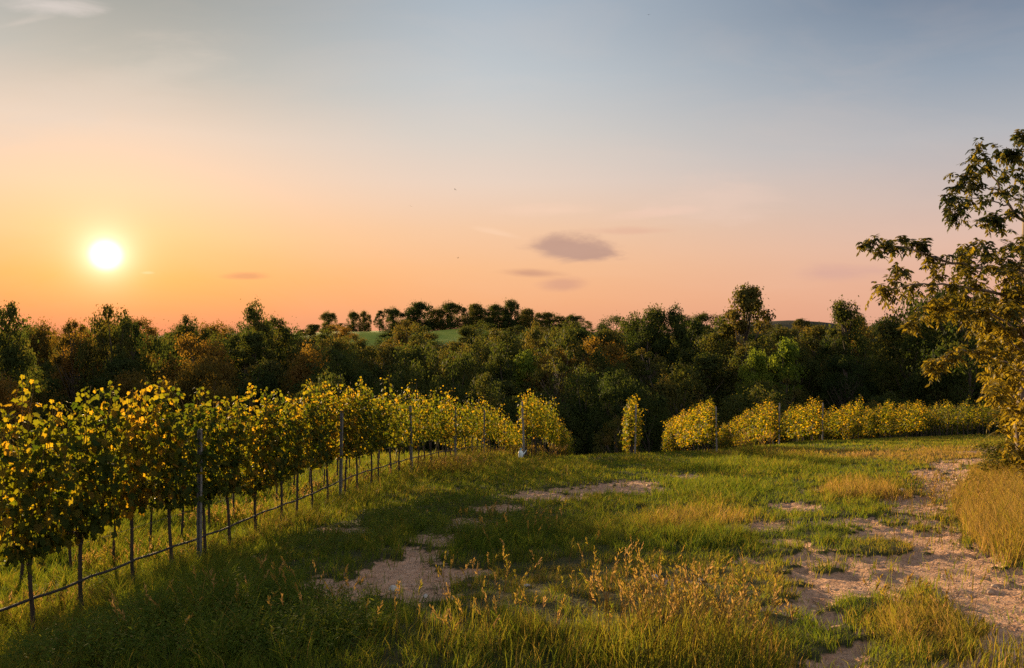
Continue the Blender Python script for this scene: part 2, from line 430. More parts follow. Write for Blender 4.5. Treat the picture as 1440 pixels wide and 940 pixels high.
# ground material: pinkish stony soil in the worn patches, thatch and litter under the grass
def ground_mat():
    m, t, out = newmat('ground_soil')
    g = t.new('ShaderNodeNewGeometry'); pos = g.outputs['Position']
    at = t.new('ShaderNodeAttribute', attribute_name='dirt')
    fld = t.new('ShaderNodeAttribute', attribute_name='field')
    wood = t.new('ShaderNodeAttribute', attribute_name='wood')
    n1 = t.noise(pos, 1.3, 6, 0.6); n2 = t.noise(pos, 9, 6, 0.65); n3 = t.noise(pos, 60, 4, 0.7); n4 = t.noise(pos, 28, 5, 0.7)
    soil = t.ramp(t.math('ADD', t.math('MULTIPLY', n2, 0.55), t.math('MULTIPLY', n3, 0.45)),
                  [(0.30, (0.19, 0.10, 0.056)), (0.44, (0.40, 0.225, 0.13)), (0.56, (0.55, 0.335, 0.21)), (0.74, (0.64, 0.45, 0.32))])
    thatch = t.ramp(t.math('ADD', t.math('MULTIPLY', n1, 0.5), t.math('MULTIPLY', n4, 0.5)),
                    [(0.3, (0.020, 0.022, 0.008)), (0.5, (0.05, 0.048, 0.016)), (0.7, (0.105, 0.08, 0.035))])
    mk = t.rng(t.math('ADD', at.outputs['Fac'], t.math('MULTIPLY', t.math('SUBTRACT', n4, 0.5), 0.9)), 0.35, 0.62)
    c = t.mix(mk, thatch, soil)
    green = t.mix(t.rng(t.noise(pos, 0.08, 5, 0.6), 0.4, 0.6), (0.20, 0.26, 0.03), (0.30, 0.33, 0.04))
    c = t.mix(fld.outputs['Fac'], c, green)
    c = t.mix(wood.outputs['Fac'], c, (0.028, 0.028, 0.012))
    vor = t.new('ShaderNodeTexVoronoi', feature='F1'); t.put(vor.inputs['Vector'], pos); vor.inputs['Scale'].default_value = 38
    p = t.new('ShaderNodeBsdfPrincipled'); t.put(p.inputs['Base Color'], c); p.inputs['Roughness'].default_value = 0.95
    p.inputs['Specular IOR Level'].default_value = 0.15
    h = t.math('ADD', t.math('MULTIPLY', n2, 0.05), t.math('ADD', t.math('MULTIPLY', n3, 0.014), t.math('MULTIPLY', vor.outputs['Distance'], -0.014)))
    b = t.new('ShaderNodeBump'); b.inputs['Strength'].default_value = 1.0; b.inputs['Distance'].default_value = 1.0
    t.put(b.inputs['Height'], h); t.l.new(b.outputs[0], p.inputs['Normal'])
    t.l.new(p.outputs[0], out.inputs[0])
    return m

# ------------------------------------------------------------------ ground sheet
def build_ground():
    xs = axis(-700, 700, -7, 12, 0.06, 1.055); ys = axis(-60, 1000, 2, 19, 0.055, 1.045)
    X, Y = np.meshgrid(xs, ys)
    Z = ground(X, Y)
    D = dirt_amount(X, Y, Z)
    D = np.where((Y < 1) | (Y > 70), 0, D)
    Z = Z - 0.045 * D + 0.016 * D * wnoise(X, Y, 0.35, 21) + 0.010 * D * wnoise(X, Y, 0.2, 23) + 0.006 * wnoise(X, Y, 0.16, 22) * (np.hypot(X, Y) < 25)
    nx, ny = len(xs), len(ys)
    V = np.stack([X, Y, Z], -1).reshape(-1, 3)
    i = np.arange(ny - 1)[:, None] * nx + np.arange(nx - 1)[None, :]
    q = np.stack([i, i + 1, i + nx + 1, i + nx], -1).reshape(-1, 4)
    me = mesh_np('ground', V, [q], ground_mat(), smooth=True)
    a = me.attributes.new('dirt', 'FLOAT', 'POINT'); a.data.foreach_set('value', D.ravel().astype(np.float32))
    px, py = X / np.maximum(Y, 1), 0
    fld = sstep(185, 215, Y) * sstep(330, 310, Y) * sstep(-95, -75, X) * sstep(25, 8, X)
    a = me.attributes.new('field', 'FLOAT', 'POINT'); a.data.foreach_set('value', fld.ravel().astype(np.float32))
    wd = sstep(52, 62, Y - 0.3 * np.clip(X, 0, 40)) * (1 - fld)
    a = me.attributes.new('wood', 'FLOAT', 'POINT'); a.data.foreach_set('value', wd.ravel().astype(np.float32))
    return tag(link('ground', me), None, None, None, 'structure')
build_ground()

# ------------------------------------------------------------------ leaves
def leaves_np(P, axis_dir, normal, size, shape, fold=0.12, curl=0.2):
    """P (n,3) petiole points; blade along axis_dir, facing normal; shape (k,2) outline with centre first -> fan"""
    n = len(P)
    a = unit(axis_dir); nn = unit(normal - (normal * a).sum(-1, keepdims=True) * a); s = np.cross(a, nn)
    k = len(shape)
    u = shape[:, 0][None, :, None]; v = shape[:, 1][None, :, None]
    sz = np.asarray(size)[:, None, None]
    W = sz * (u * s[:, None, :] + v * a[:, None, :] - (fold * np.abs(u) + curl * v * v) * nn[:, None, :])
    V = (P[:, None, :] + W).reshape(-1, 3)
    return V, k

VINE_LEAF = np.array([(0, 0.30), (0, 0.02), (0.22, -0.12), (0.50, 0.06), (0.38, 0.30), (0.58, 0.50), (0.30, 0.62), (0.0, 1.0),
                      (-0.30, 0.62), (-0.58, 0.50), (-0.38, 0.30), (-0.50, 0.06), (-0.22, -0.12)])
def fan_faces(n, k):
    o = np.arange(n)[:, None] * k
    f = []
    for i in range(1, k):
        j = i + 1 if i + 1 < k else 1
        f.append(np.concatenate([o, o + i, o + j], 1))
    return np.stack(f, 1).reshape(-1, 3)
KITE = np.array([(0, 0), (0.42, 0.28), (0.26, 0.66), (0, 1.0), (-0.26, 0.66), (-0.42, 0.28)])
def ngon_faces(n, k):
    return np.arange(n)[:, None] * k + np.arange(k)[None, :]

def leaf_mesh(name, P, A, N, S, var, mat, hero=False, fold=0.12, curl=0.2):
    if hero:
        V, k = leaves_np(P, A, N, S, VINE_LEAF, fold, curl)
        f = fan_faces(len(P), k); return mesh_np(name, V, [f], mat, [np.repeat(var, k - 1)])
    V, k = leaves_np(P, A, N, S, KITE, fold, curl)
    # two quads folded along the midrib
    o = np.arange(len(P))[:, None] * k
    q = np.concatenate([o + np.array([[0, 1, 2, 3]]), o + np.array([[0, 3, 4, 5]])], 0)
    return mesh_np(name, V, [q], mat, [np.concatenate([var, var])])

# ------------------------------------------------------------------ vines
ROW_DIR = np.array([0.1567, 0.9876])
def make_vine(seed, hero, h=2.1, gold=0.0, low=0.0):
    r = np.random.default_rng(seed)
    # x runs along the row
    hz = 0.80 - low * 0.75 + r.uniform(-0.10, 0.08)
    lean = r.normal(0, 0.03, 2); bow = r.normal(0, 0.025, 2)
    zt = np.linspace(-0.05, hz, 9); f = (zt + 0.05) / (hz + 0.05)
    tp = np.stack([lean[0] * f + bow[0] * np.sin(f * 3.1) + 0.008 * np.sin(f * 9 + seed), lean[1] * f + bow[1] * np.sin(f * 3.1), zt], -1)
    tr = 0.022 - 0.006 * f + 0.006 * np.exp(-((f - 1) / 0.1) ** 2) + 0.006 * np.exp(-(f / 0.1) ** 2)
    trunk = [(tp, tr)]
    head = tp[-1]
    canes = []; P, A, N, S, Vv = [], [], [], [], []
    for side in (-1, 1):                                   # the two tied-down arms
        ax = np.linspace(0, 0.25, 5)
        arm = np.stack([head[0] + side * ax, head[1] + 0 * ax, head[2] + 0.10 * np.sin(ax / 0.25 * 1.6)], -1)
        trunk.append((arm, np.linspace(0.014, 0.007, 5)))
    ns = 12 if hero else 9
    for i in range(ns):
        x0 = np.linspace(-0.29, 0.29, ns)[i] + r.normal(0, 0.02)
        top = (r.uniform(1.86, 2.18) - 0.40 * (abs(x0) / 0.31) ** 1.6) * h / 2.1
        if r.random() < (0.30 if hero else 0.22): top += r.uniform(0.08, 0.25)
        nz = 11; q = np.linspace(0, 1, nz)
        sway = r.normal(0, 0.07, 2); sway[0] += 0.10 * x0
        dip = -r.uniform(0.0, 0.30) if r.random() < 0.45 else 0.0
        st = np.stack([x0 + sway[0] * q + 0.02 * np.sin(q * 7 + i), 0.02 * np.sin(q * 6 + i * 2) + r.normal(0, 0.07) * q + sway[1] * 0.5 * q ** 2, head[2] + 0.06 + (top - head[2]) * q + dip * np.sin(np.minimum(q * 4, 1) * np.pi) * (q < 0.25)], -1)
        if r.random() < 0.4: st[-2:, :2] += r.normal(0, 0.05, 2); st[-1, 2] -= 0.05
        canes.append((st, np.linspace(0.0055, 0.0022, nz)))
        nl = int((66 if hero else (46 if low else 30)) * (top - head[2]) / 1.2)
        qq = np.clip(np.linspace(0.0, 1.0, nl) + r.normal(0, 0.015, nl), 0, 1)
        base = np.stack([np.interp(qq, q, st[:, c]) for c in range(3)], -1)
        ang = np.where(np.arange(nl) % 2 == 0, 1, -1) * (np.pi / 2) + r.normal(0, 0.9, nl)
        wid = np.interp(qq, [0, .15, .3, .75, 1], [0.5, 0.75, 1.0, 0.85, 0.25])
        ln = r.uniform(0.05, 0.21, nl) * wid
        out = np.stack([np.cos(ang), np.sin(ang), r.normal(0.1, 0.35, nl)], -1); out = unit(out)
        P.append(base + out * ln[:, None])
        a = unit(out * 0.75 + np.stack([r.normal(0, .35, nl), r.normal(0, .35, nl), -0.75 + r.normal(0, .4, nl)], -1))
        A.append(a)
        N.append(unit(out * 0.8 + np.stack([r.normal(0, .4, nl), r.normal(0, .4, nl), 0.55 + r.normal(0, .3, nl)], -1)))
        S.append(r.uniform(0.044, 0.083, nl) * np.interp(qq, [0, .8, 1], [1.05, 1.0, 0.5]) * (1.0 if hero else 1.28))
        Vv.append(np.clip(r.normal(0.31 + gold, 0.25, nl) + 0.12 * (qq > 0.8), 0, 1))
    nl = 200 if hero else 80                               # laterals and hanging leaves
    p = np.stack([r.normal(0, 0.16, nl), r.normal(0, 0.13, nl), hz + np.minimum(np.abs(r.normal(0.12, 0.42, nl)), 0.8) + 0.04], -1)
    P.append(p); out = unit(np.stack([r.normal(0, .5, nl), np.sign(p[:, 1]) * 0.8, r.normal(0, .3, nl)], -1))
    A.append(unit(out * 0.4 + np.stack([0 * out[:, 0], 0 * out[:, 0], -np.ones(nl)], -1))); N.append(unit(out + r.normal(0, .3, (nl, 3))))
    S.append(r.uniform(0.05, 0.085, nl) * (1.0 if hero else 1.25)); Vv.append(np.clip(r.normal(0.40 + gold, 0.22, nl), 0, 1))
    P, A, N = np.vstack(P), np.vstack(A), np.vstack(N); S = np.concatenate(S); Vv = np.concatenate(Vv)
    t = tubes_mesh('vine_trunk', trunk, M['vine_wood'], 7 if hero else 5)
    c = tubes_mesh('vine_canes', canes, M['cane'], 4 if hero else 3)
    l = leaf_mesh('vine_leaves', P, A, N, S, np.clip(Vv, 0, 1), M['vine_leaf'], hero, 0.14, 0.25)
    return t, c, l

VINE_H = [make_vine(100 + i, True) for i in range(6)]
VINE_F = [make_vine(200 + i, False) for i in range(6)] + [make_vine(300 + i, False, 2.1, 0.09, 0.48) for i in range(5)]
ROWROT = math.atan2(ROW_DIR[1], ROW_DIR[0])
vine_protos = {}
def place_vine(x, y, hero, k, label, group, hs=1.0, ws=1.0):
    flip = 0 if rng.random() < 0.5 else math.pi
    rz = ROWROT + flip + rng.normal(0, 0.05)
    s = float(rng.uniform(0.95, 1.06))
    loc = (x, y, gz(x, y)); sc = (s, s * ws * float(rng.uniform(0.9, 1.12)), hs)
    key = (hero, k)
    if key not in vine_protos:
        o = empty('grapevine', loc, rz, sc)
        t, c, l = (VINE_H if hero else VINE_F)[k]
        link('trunk', t, o); link('canes', c, o); link('leaves', l, o)
        vine_protos[key] = o
    else:
        o = copy_thing(vine_protos[key], loc, rz, sc)
    tag(o, label, 'grapevine', group)
    return o

ORD = ['first', 'second', 'third', 'fourth', 'fifth', 'sixth', 'seventh', 'eighth', 'ninth', 'tenth', 'eleventh', 'twelfth', 'thirteenth', 'fourteenth', 'fifteenth', 'sixteenth']
P1 = np.array([-4.30, 6.6])
s_list = [-1.42, -0.71, 0.0, 0.69, 1.41, 2.02, 2.72, 3.30, 4.05, 4.70, 5.35, 6.0, 6.62]
while s_list[-1] < 41: s_list.append(s_list[-1] + (0.70 if s_list[-1] < 16 else 0.85) + rng.normal(0, 0.03))
names1 = {2: 'nearest grapevine in the front row, dark trunk at the left edge of the photo',
          3: 'grapevine second from the left edge in the front row, trunk in tall lit grass',
          4: 'grapevine with a low forked trunk, third from the left edge in front row',
          5: 'thin stemmed grapevine just left of the nearest grey metal post',
          6: 'thin stemmed grapevine just right of the nearest grey metal post',
          7: 'grapevine second to the right of the nearest metal post, straight dark trunk',
          8: 'grapevine third to the right of the nearest metal post, trunk leaning slightly',
          9: 'grapevine fourth to the right of nearest metal post in the front row',
          10: 'grapevine fifth to the right of nearest metal post in the front row',
          11: 'grapevine just left of the second metal post in the front row',
          12: 'grapevine just right of the second metal post in the front row'}
for i, s in enumerate(s_list):
    p = P1 + ROW_DIR * s + rng.normal(0, 0.02, 2)
    hero = s < 9.5
    lab = names1.get(i)
    if i < 2: lab = 'leafy grapevine at the extreme left of front row, cut by photo edge'
    grp = 'grapevines of the front row'
    if lab is None:
        lab = 'yellow green grapevine in the crowded far half of the front row'
    place_vine(p[0], p[1], hero, i % 6, lab, grp, float(rng.uniform(0.95, 1.06)) * float(np.interp(s, [0, 4, 10, 20], [1.09, 1.06, 1.0, 0.97])))
# row behind the front row, seen through its gaps
perp = np.array([-ROW_DIR[1], ROW_DIR[0]])
s = -1.0
while s < 36:
    p = P1 + perp * 2.3 + ROW_DIR * s
    place_vine(p[0], p[1], s < 6, int(rng.integers(6)), 'grapevine of the row behind, glimpsed through gaps in the front row', 'grapevines of the hidden second row', float(rng.uniform(0.9, 1.03)))
    s += 0.85
# rows that run downhill beyond the track
ROWS = [(737, 24.9, 26, 1.15, 'tall row behind the post with a pale blue can'),
        (888, 28.6, 16, 1.06, 'lone narrow row seen end on behind its pale post'),
        (1003, 31.0, 20, 1.05, 'golden row just right of the lone narrow one'),
        (1092, 35.0, 20, 1.0, 'fourth golden row, headed by a grey post'),
        (1153, 37.6, 18, 1.0, 'fifth golden row, headed by a grey post'),
        (1210, 40.0, 16, 1.0, 'sixth golden row right of two post-headed rows'),
        (1258, 42.0, 16, 1.0, 'seventh golden row along the far track'),
        (1300, 43.5, 15, 1.0, 'eighth row along the far track'),
        (1335, 44.8, 15, 1.0, 'greenish ninth row along the far track'),
        (1366, 46.0, 14, 1.0, 'green tenth row near the right hand tree'),
        (1396, 47.0, 14, 1.0, 'green last row, half behind the right hand tree'),
        (1426, 48.0, 14, 1.0, 'shaded row behind the right hand tree')]
row_heads = []
for (px, Y, n, hs, desc) in ROWS:
    x0 = (px - 720) / F * Y
    row_heads.append((x0, Y))
    for j in range(int(n * 1.25) if px < 950 else n):
        rd = ROW_DIR if px < 950 else np.array([0.045, 0.999])
        p = np.array([x0, Y]) + rd * (0.30 + 0.62 * j) + rng.normal(0, 0.03, 2)
        lab = ('end grapevine of the ' if j == 0 else 'grapevine in the ') + desc
        gold = px > 900 and px < 1330 or (px > 800 and px < 900)
        place_vine(p[0], p[1], False, 6 + int(rng.integers(5)) if gold else int(rng.integers(6)), lab, 'grapevines of the ' + desc, hs * float(rng.uniform(0.93, 1.08)) * (1.05 if j < 2 and px > 950 else 1.0), 1.4 if gold else 1.15)

# ------------------------------------------------------------------ posts, hose, wires
def post_mesh(name, w_, d_, h, mat, notch=True):
    """open C-profile vineyard post with hooks punched along one edge"""
    import bmesh
    bm = bmesh.new()
    t = 0.006
    prof = [(-w_, -d_), (w_, -d_), (w_, d_), (w_ - t, d_), (w_ - t, -d_ + t), (-w_ + t, -d_ + t), (-w_ + t, d_), (-w_, d_)]
    zs = np.linspace(-0.25, h, 16)
    rings = [[bm.verts.new((x, y, z)) for x, y in prof] for z in zs]
    for a, b in zip(rings[:-1], rings[1:]):
        for k in range(len(prof)):
            k2 = (k + 1) % len(prof)
            bm.faces.new((a[k], a[k2], b[k2], b[k]))
    bm.faces.new(rings[-1]); bm.faces.new(rings[0][::-1])
    for z in np.arange(0.35, h - 0.05, 0.12):
        for sx in (-1, 1):
            m_ = Matrix.Translation((sx * (w_ + 0.004), 0, z)) @ Matrix.Rotation(sx * 0.5, 4, 'Y') @ Matrix.Diagonal((0.008, 0.012, 0.03, 1))
            bmesh.ops.create_cube(bm, size=1, matrix=m_)
    bmesh.ops.recalc_face_normals(bm, faces=bm.faces)
    me = bpy.data.meshes.new(name); bm.to_mesh(me); bm.free(); me.materials.append(mat)
    return me

steel = post_mesh('metal_post', 0.024, 0.018, 1.72, M['metal'])
post_tags = ['grey metal trellis post nearest the camera, standing before the front row', 'second grey metal trellis post along the front row',
             'third metal trellis post, deep in the front row', 'metal trellis post in the far part of the front row']
for i, s in enumerate([2.42, 6.85, 11.3, 15.8, 20.2, 24.6]):
    p = P1 + ROW_DIR * s - perp * 0.13
    o = link('trellis_post', steel); o.location = (p[0], p[1], gz(*p)); o.rotation_euler = (R(rng.normal(0, .8)), R(rng.normal(0, .8)), ROWROT + R(90))
    tag(o, post_tags[min(i, 3)], 'post', 'metal posts of the front row')

def end_post(h, r):
    z = np.linspace(-0.3, h, 12)
    pts = np.stack([0.012 * np.sin(z * 2.1), 0.01 * np.cos(z * 1.7), z], -1)
    V, q, t = tube_np(pts, np.linspace(r * 1.1, r * 0.92, 12), 10)
    return mesh_np('end_post', V, [q, t], M['grey_wood'], smooth=False)
epm = end_post(1.92, 0.034)
eps = []
for i, (k, lean, lab) in enumerate([(0, -1.2, 'weathered grey post at head of tall row, pale blue can at its foot'),
                       (1, 0.6, 'pale post heading the lone narrow vine row'),
                       (3, 0.4, 'grey post standing at end of fourth golden row'),
                       (4, -0.5, 'grey post standing at end of fifth golden row'),
                       (2, 0.3, 'grey post half buried in leaves of third golden row')]):
    x, y = row_heads[k]
    off = -0.12
    x -= ROW_DIR[0] * (0.15 if k == 0 else -0.05); y -= ROW_DIR[1] * (0.15 if k == 0 else -0.05); x += 0 if k == 0 else 0.14
    o = link('end_post', epm); o.location = (x, y, gz(x, y)); o.rotation_euler = (R(lean), R(lean * 0.8), i)
    if k == 4 or k == 3: o.scale = (1, 1, 1.03)
    tag(o, lab, 'post', 'end posts of the vine rows')

# pale blue plastic tank hung at the foot of the first end post
def lathe(prof, sides=16):
    prof = np.array(prof); n = len(prof); a = np.linspace(0, 2 * np.pi, sides, endpoint=False)
    V = np.stack([prof[:, 0][:, None] * np.cos(a), prof[:, 0][:, None] * np.sin(a), np.repeat(prof[:, 1][:, None], sides, 1)], -1).reshape(-1, 3)
    q = [(i * sides + k, i * sides + (k + 1) % sides, (i + 1) * sides + (k + 1) % sides, (i + 1) * sides + k) for i in range(n - 1) for k in range(sides)]
    return V, np.array(q)
x0, y0 = row_heads[0]
x0 -= 0.12; y0 -= 0.42
can = empty('plastic_can', (x0, y0, gz(x0, y0) + 0.05), 0.4, (0.7, 0.7, 0.7))
tag(can, 'small pale blue plastic can at foot of the weathered end post', 'plastic can')
V, q = lathe([(0.001, 0.02), (0.10, 0.02), (0.115, 0.05), (0.115, 0.26), (0.09, 0.32), (0.045, 0.35), (0.04, 0.40), (0.001, 0.40)])
link('body', mesh_np('can_body', V, [q], M['pale_plastic'], smooth=True), can)
V, q = lathe([(0.001, 0.40), (0.055, 0.40), (0.055, 0.46), (0.001, 0.47)])
link('lid', mesh_np('can_lid', V, [q], plain_mat('blue_plastic', (0.12, 0.34, 0.42), (0.16, 0.40, 0.48), 0.5), smooth=True), can)
V, q, t = tube_np([(0.1, 0, 0.16), (0.2, 0.02, 0.22), (0.27, 0.02, 0.30), (0.31, 0.02, 0.36)], [0.022, 0.02, 0.016, 0.012], 8)
link('spout', mesh_np('can_spout', V, [q, t], M['pale_plastic'], smooth=True), can)

def row_line(s0, s1, n, zoff, lateral, r, mat, name, sag=0.0, wob=0.0, sides=6):
    s = np.linspace(s0, s1, n)
    p = P1[None, :] + ROW_DIR[None, :] * s[:, None] - perp[None, :] * lateral
    g = ground(P1[0] + ROW_DIR[0] * s, P1[1] + ROW_DIR[1] * s)
    k = np.ones(9) / 9; gs = np.convolve(np.pad(g, 4, mode='edge'), k, 'valid')
    z = gs + zoff - sag * np.abs(np.sin(s / 0.7 * np.pi)) + wob * np.sin(s * 1.9)
    V, q, t = tube_np(np.stack([p[:, 0], p[:, 1], z], -1), r, sides)
    return mesh_np(name, V, [q, t], mat, smooth=True)
o = link('drip_hose', row_line(-3, 34, 220, 0.44, 0.03, 0.013, M['hose'], 'drip_hose', 0.015, 0.012, 8))
tag(o, 'black irrigation hose strung low along the trunks of front row', 'hose')
for z, lab in ((0.80, 'lowest trellis wire of the front row, just under the leaves'), (1.25, 'middle trellis wire inside the front row leaves'), (1.7, 'top trellis wire among upper leaves of front row')):
    o = link('trellis_wire', row_line(-3, 34, 120, z, 0.06, 0.002, M['wire'], 'trellis_wire'))
    tag(o, lab, 'wire', 'trellis wires of the front row')

# ------------------------------------------------------------------ trees
def rand_dir(r, n):
    return unit(r.normal(0, 1, (n, 3)))

def make_tree(seed, h, w_, kind, mat, leaf=0.26, nclump=46, per=110):
    """trunk with limbs + crown of leaf clumps spread through an uneven envelope"""
    r = np.random.default_rng(seed)
    tubes = []
    th = {'round': 0.20, 'tall': 0.22, 'airy': 0.24, 'bush': 0.06, 'column': 0.16, 'dome': 0.12, 'low': 0.04}[kind] * h
    q = np.linspace(0, 1, 9)
    lean = r.normal(0, 0.03 * h, 2)
    top = {'round': 0.80, 'tall': 0.92, 'airy': 0.88, 'bush': 0.7, 'column': 0.92, 'dome': 0.8, 'low': 0.85}[kind] * h
    spine = np.stack([lean[0] * q + 0.02 * h * np.sin(q * 5 + seed), lean[1] * q + 0.02 * h * np.cos(q * 4 + seed), -0.4 + (top + 0.4) * q], -1)
    r0 = 0.020 * h + 0.05
    tubes.append((spine, np.interp(q, [0, .08, 1], [r0 * 1.35, r0, r0 * 0.18])))
    cents, rads = [], []
    for i in range(nclump):
        f = r.uniform(0.0, 1.0)
        z = th + (h * 0.97 - th) * f
        dome = lambda c, k: math.sqrt(max(0.03, 1 - ((f - c) / k) ** 2))
        e = {'round': dome(0.40, 0.615), 'tall': dome(0.34, 0.70) * (1.08 - 0.35 * f), 'airy': dome(0.45, 0.57), 'bush': dome(0.28, 0.75), 'column': dome(0.4, 0.66), 'dome': dome(0.35, 0.68), 'low': dome(0.42, 0.60)}[kind]
        rad = w_ * 0.5 * e * r.uniform(0.08, 1.0) ** (0.8 if kind == 'low' else 0.42) * r.uniform(0.85, 1.08)
        a = r.uniform(0, 2 * np.pi)
        base = np.array([np.interp(z / top, q, spine[:, 0]), np.interp(z / top, q, spine[:, 1]), 0])
        c = base + np.array([rad * math.cos(a), rad * math.sin(a), z])
        cr = w_ * r.uniform(0.065, 0.14) * (1.15 if kind == 'bush' else 1.0) * (0.8 if kind == 'airy' else 1.0)
        cents.append(c); rads.append(cr)
        if i % 2 == 0 or kind == 'airy':
            zs = max(0.12 * h, z - r.uniform(0.10, 0.30) * h - rad * 0.4)
            s0 = np.array([np.interp(zs / top, q, spine[:, 0]), np.interp(zs / top, q, spine[:, 1]), zs])
            mid = s0 * 0.5 + c * 0.5 + np.array([0, 0, -0.02 * h]) + r.normal(0, 0.02 * h, 3)
            tubes.append((np.array([s0, s0 * 0.7 + mid * 0.3 + [0, 0, 0.01 * h], mid, mid * 0.4 + c * 0.6, c]), np.array([0.42, 0.33, 0.24, 0.16, 0.07]) * r0))
    P, N, S, Vv = [], [], [], []
    for c, cr in zip(cents, rads):
        n = int(per * r.uniform(0.7, 1.3))
        d = rand_dir(r, n); rr = cr * r.uniform(0.35, 1.0, n) ** 0.6
        rr = rr * (1 + 0.35 * np.sin(d[:, 0] * 5 + c[0] * 3) * np.sin(d[:, 2] * 6 + c[1] * 2))
        stray = r.random(n) < 0.10; rr = np.where(stray, rr * r.uniform(1.1, 1.7, n), rr)
        p = c + d * rr[:, None] * np.array([1.2, 1.2, 1.0 if kind == 'low' else 0.85])
        P.append(p); N.append(unit(d + r.normal(0, 0.45, (n, 3)) + np.array([0, 0, 0.3])))
        S.append(r.uniform(0.6, 1.25, n) * leaf)
        Vv.append(np.clip(r.normal(0.40, 0.10, n) + r.normal(0, 0.10), 0, 1))
    P, N, S, Vv = np.vstack(P), np.vstack(N), np.concatenate(S), np.concatenate(Vv)
    A = unit(np.cross(N, rand_dir(r, len(N))) + np.array([0, 0, -0.1]))
    return tubes_mesh('tree_trunk', tubes, M['bark'], 6), leaf_mesh('tree_crown', P, A, N, S, Vv, mat, False, 0.15, 0.3)

TREES = {}
def tree_kind(key, *a, **k):
    TREES[key] = dict(mesh=make_tree(*a, **k), h=a[1], w=a[2], proto=None)
tree_kind('round1', 1, 10, 8.5, 'round', M['wood_leaf'], leaf=0.198, nclump=60, per=252)
tree_kind('round2', 2, 10, 9.0, 'round', M['wood_leaf'], leaf=0.198, nclump=64, per=252)
tree_kind('round3', 3, 10, 7.5, 'round', M['wood_leaf'], leaf=0.178, nclump=54, per=273)
tree_kind('tall1', 4, 12, 6.5, 'tall', M['wood_leaf'], leaf=0.185, nclump=56, per=231)
tree_kind('tall2', 5, 12, 7.0, 'tall', M['wood_leaf'], leaf=0.185, nclump=60, per=231)
tree_kind('airy1', 6, 11, 7.0, 'airy', M['wood_leaf'], leaf=0.172, nclump=60, per=126)
tree_kind('airy2', 7, 11, 6.5, 'airy', M['wood_leaf'], leaf=0.172, nclump=52, per=134)
tree_kind('bush1', 8, 6, 7.0, 'bush', M['wood_leaf'], leaf=0.145, nclump=50, per=273)
tree_kind('bush2', 9, 6, 6.5, 'bush', M['wood_leaf'], leaf=0.145, nclump=46, per=294)
tree_kind('bright', 10, 9, 6.0, 'tall', M['bright_leaf'], leaf=0.172, nclump=60, per=231)

tree_kind('warm1', 21, 10, 7.5, 'round', M['warm_leaf'], leaf=0.178, nclump=56, per=231)
tree_kind('warm2', 22, 11, 6.5, 'airy', M['warm_leaf'], leaf=0.165, nclump=60, per=134)
tree_kind('warm3', 23, 6, 6.8, 'bush', M['warm_leaf'], leaf=0.145, nclump=48, per=273)
tree_kind('ridge1', 34, 8, 10.5, 'low', M['wood_leaf'], leaf=0.28, nclump=90, per=170)
tree_kind('ridge2', 36, 8, 9.0, 'low', M['wood_leaf'], leaf=0.26, nclump=80, per=130)

def place_tree(key, x, y, height, label, group, width=None, name='tree', cat='tree', z=None):
    T = TREES[key]
    sz = height / T['h']; sx = (width / T['w']) if width else sz * float(rng.uniform(0.9, 1.15))
    loc = (x, y, (gz(x, y) if z is None else z)); sc = (sx, sx * float(rng.uniform(0.9, 1.1)), sz)
    rz = float(rng.uniform(0, 6.28))
    if T['proto'] is None:
        o = empty(name, loc, rz, sc)
        link('trunk', T['mesh'][0], o); link('crown', T['mesh'][1], o)
        T['proto'] = o
    else:
        o = copy_thing(T['proto'], loc, rz, sc); o.name = name
    return tag(o, label, cat, group)

def tree_px(key, px, top, Y, label, group, width=None, **k):
    """tree at distance Y whose top reaches photograph height `top` when seen from the track"""
    x = (px - 720) / F * Y; z0 = gz(x, Y)
    return place_tree(key, x, Y, EYE + (470 - top) / F * Y - z0, label, group, width, **k)

SKX = [-150, 0, 60, 120, 165, 200, 240, 275, 320, 370, 420, 460, 500, 560, 620, 720, 780, 850, 900, 960, 1000, 1040, 1085, 1130, 1190, 1240, 1290, 1350, 1440, 1600]
SKY_ = [452, 462, 462, 456, 445, 452, 456, 455, 460, 446, 462, 456, 460, 462, 463, 456, 450, 446, 440, 438, 436, 436, 452, 446, 438, 444, 428, 420, 410, 410]
